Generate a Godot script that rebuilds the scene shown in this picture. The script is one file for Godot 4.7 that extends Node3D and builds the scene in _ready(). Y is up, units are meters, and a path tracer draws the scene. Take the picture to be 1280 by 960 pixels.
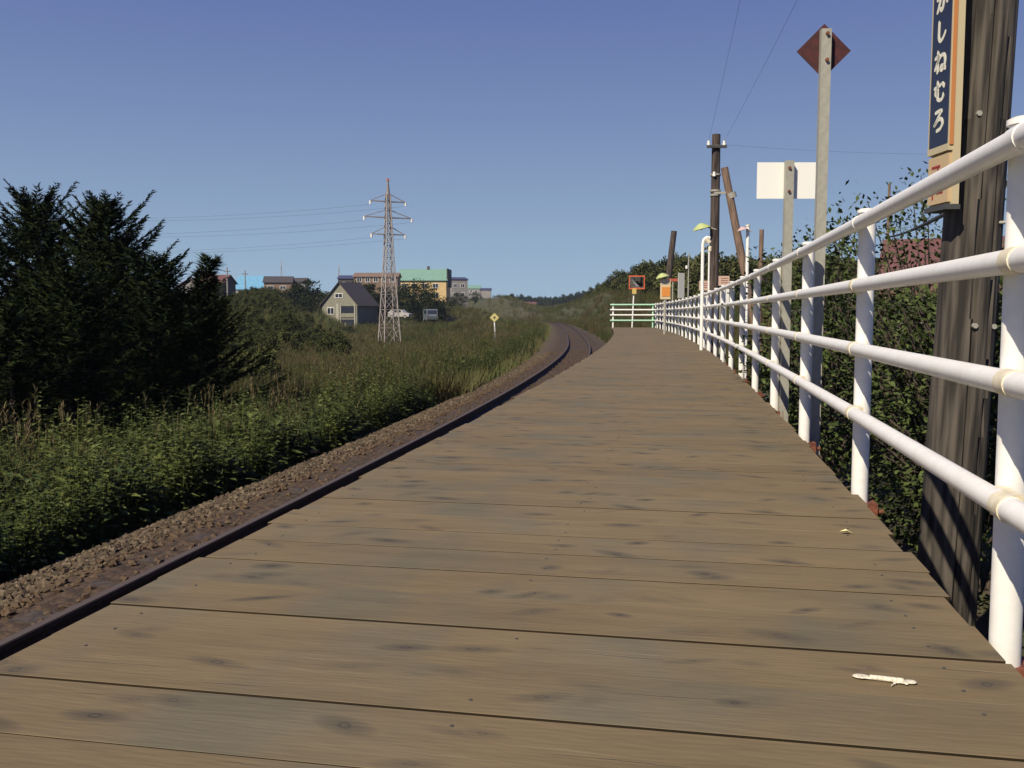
extends Node3D
# A wooden halt platform beside a single railway track. x right, y up, -z forward; the deck top is y = 0.

const FOCAL := 1159.0          # of a 1280 x 960 frame
const PITCH := 0.0775          # camera looks down by this (radians)
const EYE := 0.712

var M := {}
var taken := {}
var path_x := PackedFloat32Array()   # x of the deck's left edge for every 0.25 m of distance ahead
var path_a := PackedFloat32Array()   # heading of the line there
var nz := FastNoiseLite.new()
var nz2 := FastNoiseLite.new()

# ------------------------------------------------------------------ mesh builder
class MB:
	var v := PackedVector3Array()
	var n := PackedVector3Array()
	var t := PackedVector2Array()
	var c := PackedColorArray()
	var col := Color(1, 1, 1)
	func tri(a: Vector3, b: Vector3, d: Vector3, na: Vector3, nb: Vector3, nd: Vector3, ua := Vector2.ZERO, ub := Vector2.ZERO, ud := Vector2.ZERO) -> void:
		if (b - a).cross(d - a).dot(na + nb + nd) > 0.0:
			v.append(a); v.append(d); v.append(b)
			n.append(na); n.append(nd); n.append(nb)
			t.append(ua); t.append(ud); t.append(ub)
		else:
			v.append(a); v.append(b); v.append(d)
			n.append(na); n.append(nb); n.append(nd)
			t.append(ua); t.append(ub); t.append(ud)
		c.append(col); c.append(col); c.append(col)
	func quad(a: Vector3, b: Vector3, d: Vector3, e: Vector3, nn: Vector3, ua := Vector2(0, 0), ub := Vector2(1, 0), ud := Vector2(1, 1), ue := Vector2(0, 1)) -> void:
		tri(a, b, d, nn, nn, nn, ua, ub, ud)
		tri(a, d, e, nn, nn, nn, ua, ud, ue)
	func flat(a: Vector3, b: Vector3, d: Vector3, toward: Vector3) -> void:
		var nn := (b - a).cross(d - a).normalized()
		if nn.dot(toward) < 0.0: nn = -nn
		tri(a, b, d, nn, nn, nn)
	func box(at: Vector3, size: Vector3, bs := Basis.IDENTITY) -> void:
		var h := size * 0.5
		for ax in 3:
			for s: float in [-1.0, 1.0]:
				var w := Vector3.ZERO; w[ax] = s
				var p := Vector3.ZERO; p[(ax + 1) % 3] = 1.0
				var q := Vector3.ZERO; q[(ax + 2) % 3] = 1.0
				var cc := w * h
				var pp := p * h
				var qq := q * h
				quad(at + bs * (cc - pp - qq), at + bs * (cc + pp - qq), at + bs * (cc + pp + qq), at + bs * (cc - pp + qq), (bs * w).normalized())
	# a bar between two points, square in section
	func bar(a: Vector3, b: Vector3, w: float, h := -1.0) -> void:
		var z := (b - a).normalized()
		var x := Vector3.UP.cross(z)
		if x.length() < 0.01: x = Vector3.RIGHT
		x = x.normalized()
		var y := z.cross(x).normalized()
		box((a + b) * 0.5, Vector3(w, w if h < 0.0 else h, a.distance_to(b)), Basis(x, y, z))
	func tube(pts: Array, radii: Array, sides := 10, caps := true, v_scale := 1.0) -> void:
		var prev := []
		var prev_n := []
		var run := 0.0
		var rx := Vector3.ZERO
		for i in pts.size():
			var dir: Vector3
			if i == 0: dir = pts[1] - pts[0]
			elif i == pts.size() - 1: dir = pts[i] - pts[i - 1]
			else: dir = pts[i + 1] - pts[i - 1]
			dir = dir.normalized()
			if i == 0:
				rx = dir.cross(Vector3.UP)
				if rx.length() < 0.05: rx = dir.cross(Vector3.RIGHT)
				rx = rx.normalized()
			else:
				rx = (rx - dir * rx.dot(dir)).normalized()
				run += (pts[i] as Vector3).distance_to(pts[i - 1])
			var ry := dir.cross(rx).normalized()
			var r: float = radii[i] if radii.size() > 1 else radii[0]
			var ring := []
			var ring_n := []
			for k in sides + 1:
				var a := TAU * k / sides
				var o := rx * cos(a) + ry * sin(a)
				ring.append((pts[i] as Vector3) + o * r)
				ring_n.append(o)
			if i > 0:
				var r0: float = run - (pts[i] as Vector3).distance_to(pts[i - 1])
				for k in sides:
					var u0 := float(k) / sides
					var u1 := float(k + 1) / sides
					tri(prev[k], prev[k + 1], ring[k + 1], prev_n[k], prev_n[k + 1], ring_n[k + 1], Vector2(u0, r0 * v_scale), Vector2(u1, r0 * v_scale), Vector2(u1, run * v_scale))
					tri(prev[k], ring[k + 1], ring[k], prev_n[k], ring_n[k + 1], ring_n[k], Vector2(u0, r0 * v_scale), Vector2(u1, run * v_scale), Vector2(u0, run * v_scale))
			if caps and (i == 0 or i == pts.size() - 1):
				var cn := -dir if i == 0 else dir
				for k in sides: tri(pts[i], ring[k], ring[k + 1], cn, cn, cn)
			prev = ring
			prev_n = ring_n
	# a bent leaf: base, direction, length, width, up side
	func leaf(p: Vector3, d: Vector3, up: Vector3, l: float, w: float, fold := 0.25) -> void:
		var s := d.cross(up).normalized()
		var u := s.cross(d).normalized()
		var m := p + d * l * 0.5 - u * l * 0.04
		var tip := p + d * l - u * l * 0.22
		var a := m + s * w * 0.5 + u * w * fold
		var b := m - s * w * 0.5 + u * w * fold
		flat(p, m, a, u); flat(p, b, m, u); flat(m, tip, a, u); flat(m, b, tip, u)
	# a thin blade of grass
	func blade(p: Vector3, d: Vector3, l: float, w: float, droop: float, side: Vector3) -> void:
		var m := p + d * l * 0.55
		var tip := p + d * l + Vector3(d.x, 0, d.z) * droop * l - Vector3.UP * droop * l * 0.5
		var nn := side.cross(d).normalized()
		if nn.y < 0.0: nn = -nn
		tri(p - side * w * 0.5, p + side * w * 0.5, m + side * w * 0.4, nn, nn, nn)
		tri(p - side * w * 0.5, m + side * w * 0.4, m - side * w * 0.4, nn, nn, nn)
		tri(m - side * w * 0.4, m + side * w * 0.4, tip, nn, nn, nn)
	func done(m: Material = null) -> ArrayMesh:
		var arr := []
		arr.resize(Mesh.ARRAY_MAX)
		arr[Mesh.ARRAY_VERTEX] = v
		arr[Mesh.ARRAY_NORMAL] = n
		arr[Mesh.ARRAY_TEX_UV] = t
		arr[Mesh.ARRAY_COLOR] = c
		var am := ArrayMesh.new()
		am.add_surface_from_arrays(Mesh.PRIMITIVE_TRIANGLES, arr)
		if m: am.surface_set_material(0, m)
		return am

# ------------------------------------------------------------------ nodes
func numbered(called: String) -> String:
	var k: int = taken.get(called, 0)
	taken[called] = k + 1
	return called if k == 0 else "%s_%03d" % [called, k]

func tag(o: Node3D, label: String, category: String, group := "") -> Node3D:
	o.set_meta("label", label)
	o.set_meta("category", category)
	if group != "": o.set_meta("group", group)
	return o

func thing(called: String, label: String, category: String, at := Vector3.ZERO, turn := 0.0, group := "") -> Node3D:
	var o := Node3D.new()
	o.name = numbered(called)
	add_child(o)
	o.position = at
	o.rotation.y = turn
	tag(o, label, category, group)
	return o

func copy(src: Node3D, at: Vector3, turn: float, label: String, scale_by := Vector3.ONE) -> Node3D:
	var o: Node3D = src.duplicate()
	o.name = numbered(String(src.name).split("_00")[0])
	add_child(o)
	o.position = at
	o.rotation.y = turn
	o.scale = scale_by
	o.set_meta("label", label)
	return o

func part(called: String, mesh: Mesh, m: Material, parent: Node3D, at := Vector3.ZERO) -> MeshInstance3D:
	var o := MeshInstance3D.new()
	o.name = called
	o.mesh = mesh
	if m: o.material_override = m
	o.position = at
	parent.add_child(o, true)
	return o

func top(called: String, mesh: Mesh, m: Material) -> MeshInstance3D:
	var o := MeshInstance3D.new()
	o.name = numbered(called)
	o.mesh = mesh
	if m: o.material_override = m
	add_child(o)
	return o

func setting(called: String, mesh: Mesh, m: Material) -> MeshInstance3D:
	var o := top(called, mesh, m)
	o.set_meta("kind", "structure")
	return o

func scatter(called: String, mesh: Mesh, m: Material, xf: Array, cols: Array, parent: Node = null) -> MultiMeshInstance3D:
	var mm := MultiMesh.new()
	mm.transform_format = MultiMesh.TRANSFORM_3D
	mm.use_colors = true
	mm.mesh = mesh
	mm.instance_count = xf.size()
	for i in xf.size():
		mm.set_instance_transform(i, xf[i])
		mm.set_instance_color(i, cols[i])
	var o := MultiMeshInstance3D.new()
	o.name = numbered(called) if parent == null else called
	o.multimesh = mm
	o.material_override = m
	o.set_meta("kind", "stuff")
	if parent: parent.add_child(o, true)
	else: add_child(o)
	return o

func box_part(called: String, at: Vector3, size: Vector3, m: Material, parent: Node3D, bs := Basis.IDENTITY) -> MeshInstance3D:
	var b := MB.new()
	b.box(Vector3.ZERO, size, bs)
	return part(called, b.done(), m, parent, at)

func bar_part(called: String, a: Vector3, b: Vector3, w: float, m: Material, parent: Node3D, h := -1.0) -> MeshInstance3D:
	var s := MB.new()
	s.bar(a - (a + b) * 0.5, b - (a + b) * 0.5, w, h)
	return part(called, s.done(), m, parent, (a + b) * 0.5)

func tube_part(called: String, pts: Array, radii: Array, m: Material, parent: Node3D, sides := 12) -> MeshInstance3D:
	var s := MB.new()
	s.tube(pts, radii, sides)
	return part(called, s.done(), m, parent)

# ------------------------------------------------------------------ materials
func srgb(r: float, g: float, b: float) -> Color:
	return Color(r, g, b).linear_to_srgb()

func paint(c: Color, rough := 0.7, metal := 0.0) -> StandardMaterial3D:
	var m := StandardMaterial3D.new()
	m.albedo_color = c
	m.roughness = rough
	m.metallic = metal
	return m

# colour mottled with world-space noise between two linear colours
func mottled(a: Color, b: Color, freq: float, rough := 0.85, seed_ := 1, relief := 0.0) -> StandardMaterial3D:
	var m := StandardMaterial3D.new()
	var f := FastNoiseLite.new()
	f.seed = seed_
	f.noise_type = FastNoiseLite.TYPE_SIMPLEX_SMOOTH
	f.fractal_octaves = 5
	f.frequency = 0.012
	var im := f.get_seamless_image(256, 256)
	var out := Image.create(256, 256, false, Image.FORMAT_RGB8)
	var ca := a.linear_to_srgb()
	var cb := b.linear_to_srgb()
	for y in 256:
		for x in 256:
			out.set_pixel(x, y, ca.lerp(cb, clampf((im.get_pixel(x, y).r - 0.25) * 2.0, 0, 1)))
	m.albedo_texture = ImageTexture.create_from_image(out)
	m.uv1_triplanar = true
	m.uv1_world_triplanar = true
	m.uv1_scale = Vector3.ONE * freq
	m.roughness = rough
	if relief > 0.0:
		var nm: Image = im.duplicate()
		nm.convert(Image.FORMAT_RGBA8)
		nm.bump_map_to_normal_map(relief)
		m.normal_enabled = true
		m.normal_texture = ImageTexture.create_from_image(nm)
	return m

func leafy(rough := 0.6, back := 0.35) -> StandardMaterial3D:
	var m := StandardMaterial3D.new()
	m.vertex_color_use_as_albedo = true
	m.roughness = rough
	m.metallic_specular = 0.18
	m.cull_mode = BaseMaterial3D.CULL_DISABLED
	if back > 0.0:
		m.backlight_enabled = true
		m.backlight = Color(0.05, 0.08, 0.02) * back * 3.0
	return m

# weathered deck boards: ten strips, grain along u
func deck_material() -> StandardMaterial3D:
	var w := 2048
	var h := 1024
	var f := FastNoiseLite.new()
	f.noise_type = FastNoiseLite.TYPE_SIMPLEX_SMOOTH
	f.fractal_octaves = 4
	f.seed = 11
	f.frequency = 0.03
	var fine := f.get_image(160, h)
	fine.resize(w, h, Image.INTERPOLATE_CUBIC)
	f.seed = 12
	f.frequency = 0.008
	var mid := f.get_image(200, h)
	mid.resize(w, h, Image.INTERPOLATE_CUBIC)
	f.seed = 13
	f.frequency = 0.006
	var blot := f.get_image(512, 256)
	blot.resize(w, h, Image.INTERPOLATE_CUBIC)
	f.seed = 14
	f.frequency = 0.16
	f.fractal_octaves = 2
	var fibre := f.get_image(110, h)
	fibre.resize(w, h, Image.INTERPOLATE_CUBIC)
	var rd := fibre.get_data()
	var fd := fine.get_data()
	var md := mid.get_data()
	var bd := blot.get_data()
	var rng := RandomNumberGenerator.new()
	rng.seed = 5
	var dark := PackedFloat32Array()
	dark.resize(w * h)
	var sh := h / 10.0
	for s in 10:
		for k in rng.randi_range(9, 15):
			var cx := rng.randf() * w
			var cy := (s + rng.randf_range(0.12, 0.88)) * sh
			var rx := rng.randf_range(14, 36)
			var ry := rng.randf_range(5, 12)
			var tilt := rng.randf_range(-0.35, 0.35) if rng.randf() < 0.6 else rng.randf_range(-0.9, 0.9)
			var st := rng.randf_range(0.3, 1.2)
			for y in range(int(cy - ry * 3.5), int(cy + ry * 3.5)):
				if y < int(s * sh) + 1 or y >= int((s + 1) * sh) - 1: continue
				for x in range(int(cx - rx * 4), int(cx + rx * 4)):
					var dx := x - cx
					var dy := y - cy - dx * tilt * 0.35
					var core := (dx / rx) * (dx / rx) + (dy / ry) * (dy / ry)
					var tail := (dx / (rx * 2.6)) * (dx / (rx * 2.6)) + (dy / (ry * 1.5)) * (dy / (ry * 1.5))
					var add := 0.0
					if core < 1.0: add = st * (0.45 + 0.35 * sin(core * 9.0)) * (1.15 - core)
					if tail < 1.0: add = maxf(add, st * 0.55 * (1.0 - tail))
					if add > 0.0:
						var i := y * w + posmod(x, w)
						dark[i] = maxf(dark[i], add)
		for k in rng.randi_range(4, 8):     # drying checks along the grain, and pale scuffs
			var cy2 := (s + rng.randf_range(0.08, 0.92)) * sh
			var x0 := rng.randf() * w
			var ln := rng.randf_range(60, 420)
			var val := 0.7 if rng.randf() < 0.6 else -0.5
			for x in int(ln):
				var yy := int(cy2 + sin(x * 0.011 + s) * 2.0)
				var i2 := clampi(yy, 0, h - 1) * w + posmod(int(x0) + x, w)
				dark[i2] = val * sin(PI * x / ln)
	var px := PackedByteArray()
	px.resize(w * h * 3)
	var hp := PackedByteArray()
	hp.resize(w * h)
	for y in h:
		var strip := int(y / sh)
		var tone := 0.95 + 0.1 * fposmod(strip * 0.618, 1.0)
		var grey := 0.25 + 0.2 * fposmod(strip * 0.37 + 0.2, 1.0)
		for x in w:
			var i := y * w + x
			var g := fd[i] / 255.0
			var m := md[i] / 255.0
			var b := bd[i] / 255.0
			var d := dark[i]
			var l := tone * (0.86 + 0.14 * g + 0.20 * (m - 0.4) + 0.13 * (rd[i] / 255.0 - 0.4))
			var gr := clampf(grey + (b - 0.5) * 2.2, 0, 1)
			var r_ := lerpf(0.188, 0.150, gr) * l
			var g_ := lerpf(0.142, 0.131, gr) * l
			var b_ := lerpf(0.075, 0.083, gr) * l
			if d > 0.0:
				var k := minf(d, 0.85)
				r_ = lerpf(r_, 0.050, k); g_ = lerpf(g_, 0.047, k); b_ = lerpf(b_, 0.040, k)
			elif d < 0.0:
				r_ = lerpf(r_, 0.32, -d); g_ = lerpf(g_, 0.26, -d); b_ = lerpf(b_, 0.17, -d)
			px[i * 3] = int(pow(clampf(r_, 0, 1), 0.4545) * 255)
			px[i * 3 + 1] = int(pow(clampf(g_, 0, 1), 0.4545) * 255)
			px[i * 3 + 2] = int(pow(clampf(b_, 0, 1), 0.4545) * 255)
			hp[i] = int(clampf(g * 0.25 + rd[i] / 255.0 * 0.2 + 0.3 - maxf(d, 0) * 0.35, 0, 1) * 255)
	var mt := StandardMaterial3D.new()
	mt.albedo_texture = ImageTexture.create_from_image(Image.create_from_data(w, h, false, Image.FORMAT_RGB8, px))
	var him := Image.create_from_data(w, h, false, Image.FORMAT_L8, hp)
	him.convert(Image.FORMAT_RGBA8)
	him.bump_map_to_normal_map(3.0)
	mt.normal_enabled = true
	mt.normal_texture = ImageTexture.create_from_image(him)
	mt.normal_scale = 0.6
	mt.roughness = 0.8
	mt.metallic_specular = 0.3
	mt.vertex_color_use_as_albedo = true
	return mt

# creosoted pole timber: u around, v along
func pole_material(a: Color, b: Color, seed_: int) -> StandardMaterial3D:
	var f := FastNoiseLite.new()
	f.noise_type = FastNoiseLite.TYPE_SIMPLEX_SMOOTH
	f.fractal_octaves = 5
	f.seed = seed_
	f.frequency = 0.03
	var im := f.get_seamless_image(512, 64)
	im.resize(512, 512, Image.INTERPOLATE_CUBIC)
	var out := Image.create(512, 512, false, Image.FORMAT_RGB8)
	for y in 512:
		for x in 512:
			var g := im.get_pixel(x, y).r
			out.set_pixel(x, y, a.lerp(b, clampf((g - 0.2) * 1.7, 0, 1)).linear_to_srgb())
	var m := StandardMaterial3D.new()
	m.albedo_texture = ImageTexture.create_from_image(out)
	m.roughness = 0.9
	var nm: Image = im.duplicate()
	nm.convert(Image.FORMAT_RGBA8)
	nm.bump_map_to_normal_map(4.0)
	m.normal_enabled = true
	m.normal_texture = ImageTexture.create_from_image(nm)
	return m

func make_materials() -> void:
	M.deck = deck_material()
	M.white = mottled(Color(0.87, 0.86, 0.81), Color(0.81, 0.79, 0.73), 5.0, 0.42, 3)
	M.cream = mottled(Color(0.80, 0.75, 0.58), Color(0.66, 0.58, 0.40), 9.0, 0.55, 4)
	M.mint = paint(srgb(0.42, 0.72, 0.50), 0.45)
	M.rust = mottled(Color(0.22, 0.07, 0.035), Color(0.10, 0.035, 0.02), 8.0, 0.85, 5)
	M.steel = mottled(Color(0.37, 0.36, 0.30), Color(0.31, 0.305, 0.26), 6.0, 0.55, 6)
	M.iron = paint(srgb(0.06, 0.06, 0.06), 0.6)
	M.rail_side = mottled(Color(0.045, 0.028, 0.02), Color(0.022, 0.016, 0.014), 6.0, 0.8, 7)
	M.rail_top = paint(srgb(0.085, 0.066, 0.052), 0.7)
	M.beam = mottled(Color(0.075, 0.055, 0.04), Color(0.035, 0.028, 0.022), 3.0, 0.9, 8)
	M.pole = pole_material(Color(0.020, 0.017, 0.014), Color(0.105, 0.090, 0.072), 21)
	M.pole2 = pole_material(Color(0.03, 0.022, 0.02), Color(0.10, 0.075, 0.06), 22)
	M.pole3 = pole_material(Color(0.10, 0.07, 0.05), Color(0.26, 0.17, 0.12), 23)
	M.leaf = leafy(0.6, 0.35)
	M.needle = leafy(0.95, 0.0)
	M.needle.metallic_specular = 0.05
	M.bark = mottled(Color(0.09, 0.07, 0.05), Color(0.04, 0.03, 0.025), 4.0, 0.95, 9)
	M.stone = leafy(0.9, 0.0)
	M.glass = paint(srgb(0.03, 0.035, 0.05), 0.08)
	M.lamp_green = paint(srgb(0.44, 0.50, 0.20), 0.4)
	M.pale_trim = paint(srgb(0.36, 0.35, 0.29), 0.7)
	M.wire = paint(srgb(0.03, 0.03, 0.035), 0.6)

# ------------------------------------------------------------------ the line's course
func make_path() -> void:
	var x := -1.417
	var a := deg_to_rad(11.2)
	for i in 1600:
		var d := i * 0.25
		var deg: float
		if d < 50.0: deg = 11.2 - 0.155 * d
		elif d < 130.0: deg = 3.45 - (d - 50.0) * 0.027
		else: deg = maxf(1.29 - (d - 130.0) * 0.14, -14.0)
		a = deg_to_rad(deg)
		path_x.append(x)
		path_a.append(a)
		x += tan(a) * 0.25

func head(d: float) -> float:
	return path_a[clampi(int(d * 4.0 + 0.5), 0, path_a.size() - 1)]

func edge_x(d: float) -> float:
	if d < 0.0: return -1.417 + tan(deg_to_rad(11.2)) * d
	var f := minf(d * 4.0, path_x.size() - 1.01)
	var i := int(f)
	return lerpf(path_x[i], path_x[i + 1], f - i)

# a point `off` metres right of the deck's left edge, d metres ahead
func along(d: float, off: float, y := 0.0) -> Vector3:
	var a := head(d)
	return Vector3(edge_x(d) + cos(a) * off, y, -d + sin(a) * off)

# bearing (column of the frame) and distance ahead to a place
func at(u: float, d: float, y := 0.0) -> Vector3:
	return Vector3((u - 640.0) / FOCAL * (d * cos(PITCH) + (EYE - y) * sin(PITCH)), y, -d)

# the place on the deck seen at column u, row v
func on_deck(u: float, v: float) -> Vector3:
	return at(u, EYE / tan(atan((v - 480.0) / FOCAL) + PITCH))

# height at which row v is seen at distance d
func high(v: float, d: float) -> float:
	return EYE - d * tan(atan((v - 480.0) / FOCAL) + PITCH)

# ------------------------------------------------------------------ the lie of the land
const HU := [-900.0, -300.0, 0.0, 150.0, 270.0, 330.0, 390.0, 440.0, 500.0, 560.0, 620.0, 680.0, 760.0, 860.0, 1000.0, 1280.0, 1900.0]
const HD := [0.0, 15.0, 40.0, 70.0, 110.0, 150.0, 200.0, 260.0, 400.0, 900.0, 2200.0]
const HY := [
	[-2.4, -2.4, -2.4, -2.4, -2.4, -2.4, -2.3, -2.3, -2.2, -2.1, -1.8, -1.2, -0.9, -0.8, -0.8, -0.8, -0.8],
	[-2.6, -2.6, -2.6, -2.6, -2.6, -2.5, -2.4, -2.3, -2.1, -1.9, -1.6, -1.0, -0.7, -0.7, -0.7, -0.8, -0.8],
	[-3.0, -3.0, -3.0, -2.9, -2.8, -2.6, -2.4, -2.2, -1.9, -1.7, -1.4, -0.9, -0.3, 0.0, 0.0, -0.3, -0.5],
	[-2.2, -2.0, -2.0, -2.0, -1.9, -1.8, -2.5, -2.9, -2.8, -2.1, -1.5, -0.8, 0.4, 0.8, 0.6, 0.3, 0.2],
	[0.0, 0.0, 0.4, 0.6, 0.9, 1.2, -2.0, -3.6, -3.6, -2.4, -1.2, -0.6, 2.0, 3.0, 3.0, 2.0, 1.0],
	[2.0, 2.0, 2.0, 2.0, 1.7, 3.1, -0.6, -2.6, -2.6, -1.4, -0.2, 0.0, 3.4, 4.2, 5.0, 3.0, 2.0],
	[3.0, 3.0, 3.0, 3.0, 2.5, 4.3, 3.0, -0.6, -0.2, 0.9, 3.6, 0.6, 4.2, 6.0, 7.0, 4.0, 3.0],
	[4.0, 4.0, 4.0, 4.0, 4.0, 5.2, 6.0, 5.2, 4.7, 4.4, 4.8, 1.2, 4.8, 7.0, 8.0, 5.0, 3.0],
	[5.0, 5.0, 5.0, 5.0, 5.0, 6.0, 7.0, 7.0, 7.0, 6.0, 6.0, 3.0, 7.0, 12.0, 10.0, 6.0, 4.0],
	[6.0, 6.0, 6.0, 6.0, 6.0, 6.0, 7.0, 8.0, 8.0, 7.0, 6.0, 8.0, 9.0, 10.0, 10.0, 8.0, 6.0],
	[8.0, 8.0, 8.0, 8.0, 8.0, 8.0, 8.0, 8.0, 8.0, 8.0, 10.0, 16.0, 20.0, 20.0, 16.0, 12.0, 8.0]]

func smooth(a: float, b: float, x: float) -> float:
	var t := clampf((x - a) / (b - a), 0.0, 1.0)
	return t * t * (3.0 - 2.0 * t)

func table(u: float, d: float) -> float:
	u = clampf(u, HU[0], HU[-1])
	d = clampf(d, 0.0, HD[-1])
	var i := 0
	while i < HU.size() - 2 and u > HU[i + 1]: i += 1
	var j := 0
	while j < HD.size() - 2 and d > HD[j + 1]: j += 1
	var tu := smooth(HU[i], HU[i + 1], u)
	var td: float = (d - HD[j]) / (HD[j + 1] - HD[j])
	return lerpf(lerpf(HY[j][i], HY[j][i + 1], tu), lerpf(HY[j + 1][i], HY[j + 1][i + 1], tu), td)

func offset_of(p: Vector3) -> float:
	var d := -p.z
	return (p.x - edge_x(d)) * cos(head(maxf(d, 0.0)))

func ground(x: float, z: float) -> float:
	var d := -z
	var o := offset_of(Vector3(x, 0, z))
	var u := 640.0 + (x / maxf(d, 4.0)) * FOCAL
	var t := table(u, maxf(d, 0.0))
	var y: float
	if o < -3.0:
		var q := -o - 3.0
		y = -1.32 - 0.20 * smooth(0.2, 1.3, q) - 0.55 * smooth(2.0, 9.0, q)
		y = lerpf(y, t, smooth(6.0, 16.0, -o))
	elif o > 2.3:
		y = lerpf(-1.2, t, smooth(2.6, 8.0, o))
	else:
		y = -1.32
	var wild := smooth(4.5, 9.0, -o) if o < 0.0 else smooth(3.0, 6.0, o)
	y += wild * (nz.get_noise_2d(x, z) * 0.35 + nz.get_noise_2d(x * 0.15, z * 0.15) * smooth(30, 150, d) * 1.2)
	return y

func make_ground() -> void:
	var b := MB.new()
	var rings := [0.4]
	while rings[-1] < 2600.0: rings.append(rings[-1] * 1.05 + 0.02)
	var bearings := []
	var a := -180.0
	while a < 180.0:
		bearings.append(deg_to_rad(a))
		a += 0.6 if absf(a) < 42.0 else 3.0
	bearings.append(PI)
	var pts := []
	for r in rings:
		var row := PackedVector3Array()
		for q in bearings:
			var x: float = sin(q) * r
			var z: float = -cos(q) * r
			row.append(Vector3(x, ground(x, z), z))
		pts.append(row)
	var nr := rings.size()
	var nb := bearings.size()
	var vv := PackedVector3Array()
	var cc := PackedColorArray()
	var ii := PackedInt32Array()
	for i in nr:
		for k in nb:
			var p: Vector3 = pts[i][k]
			vv.append(p)
			cc.append(soil_colour(p))
	for i in nr - 1:
		for k in nb - 1:
			var q0 := i * nb + k
			ii.append_array([q0, q0 + nb, q0 + 1, q0 + 1, q0 + nb, q0 + nb + 1])
	var st := SurfaceTool.new()
	st.begin(Mesh.PRIMITIVE_TRIANGLES)
	for i in vv.size():
		st.set_color(cc[i])
		st.add_vertex(vv[i])
	for i in range(0, ii.size(), 3):
		st.add_index(ii[i]); st.add_index(ii[i + 2]); st.add_index(ii[i + 1])
	st.generate_normals()
	var m := mottled(Color(1.0, 1.0, 0.95), Color(0.45, 0.45, 0.40), 0.35, 0.95, 31, 6.0)
	m.vertex_color_use_as_albedo = true
	setting("ground", st.commit(), m)

func soil_colour(p: Vector3) -> Color:
	var o := offset_of(p)
	var d := -p.z
	var k := nz2.get_noise_2d(p.x * 0.6, p.z * 0.6) * 0.5 + 0.5
	var far := nz2.get_noise_2d(p.x * 0.08 + 40.0, p.z * 0.08) * 0.5 + 0.5
	var c := Color(0.060, 0.058, 0.026).lerp(Color(0.115, 0.088, 0.045), k)
	var green := Color(0.060, 0.078, 0.026)
	c = c.lerp(green, clampf(far * 1.4 - 0.2, 0, 1))
	if o > -4.2 and o < 3.2: c = Color(0.10, 0.075, 0.052)
	return c

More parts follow.
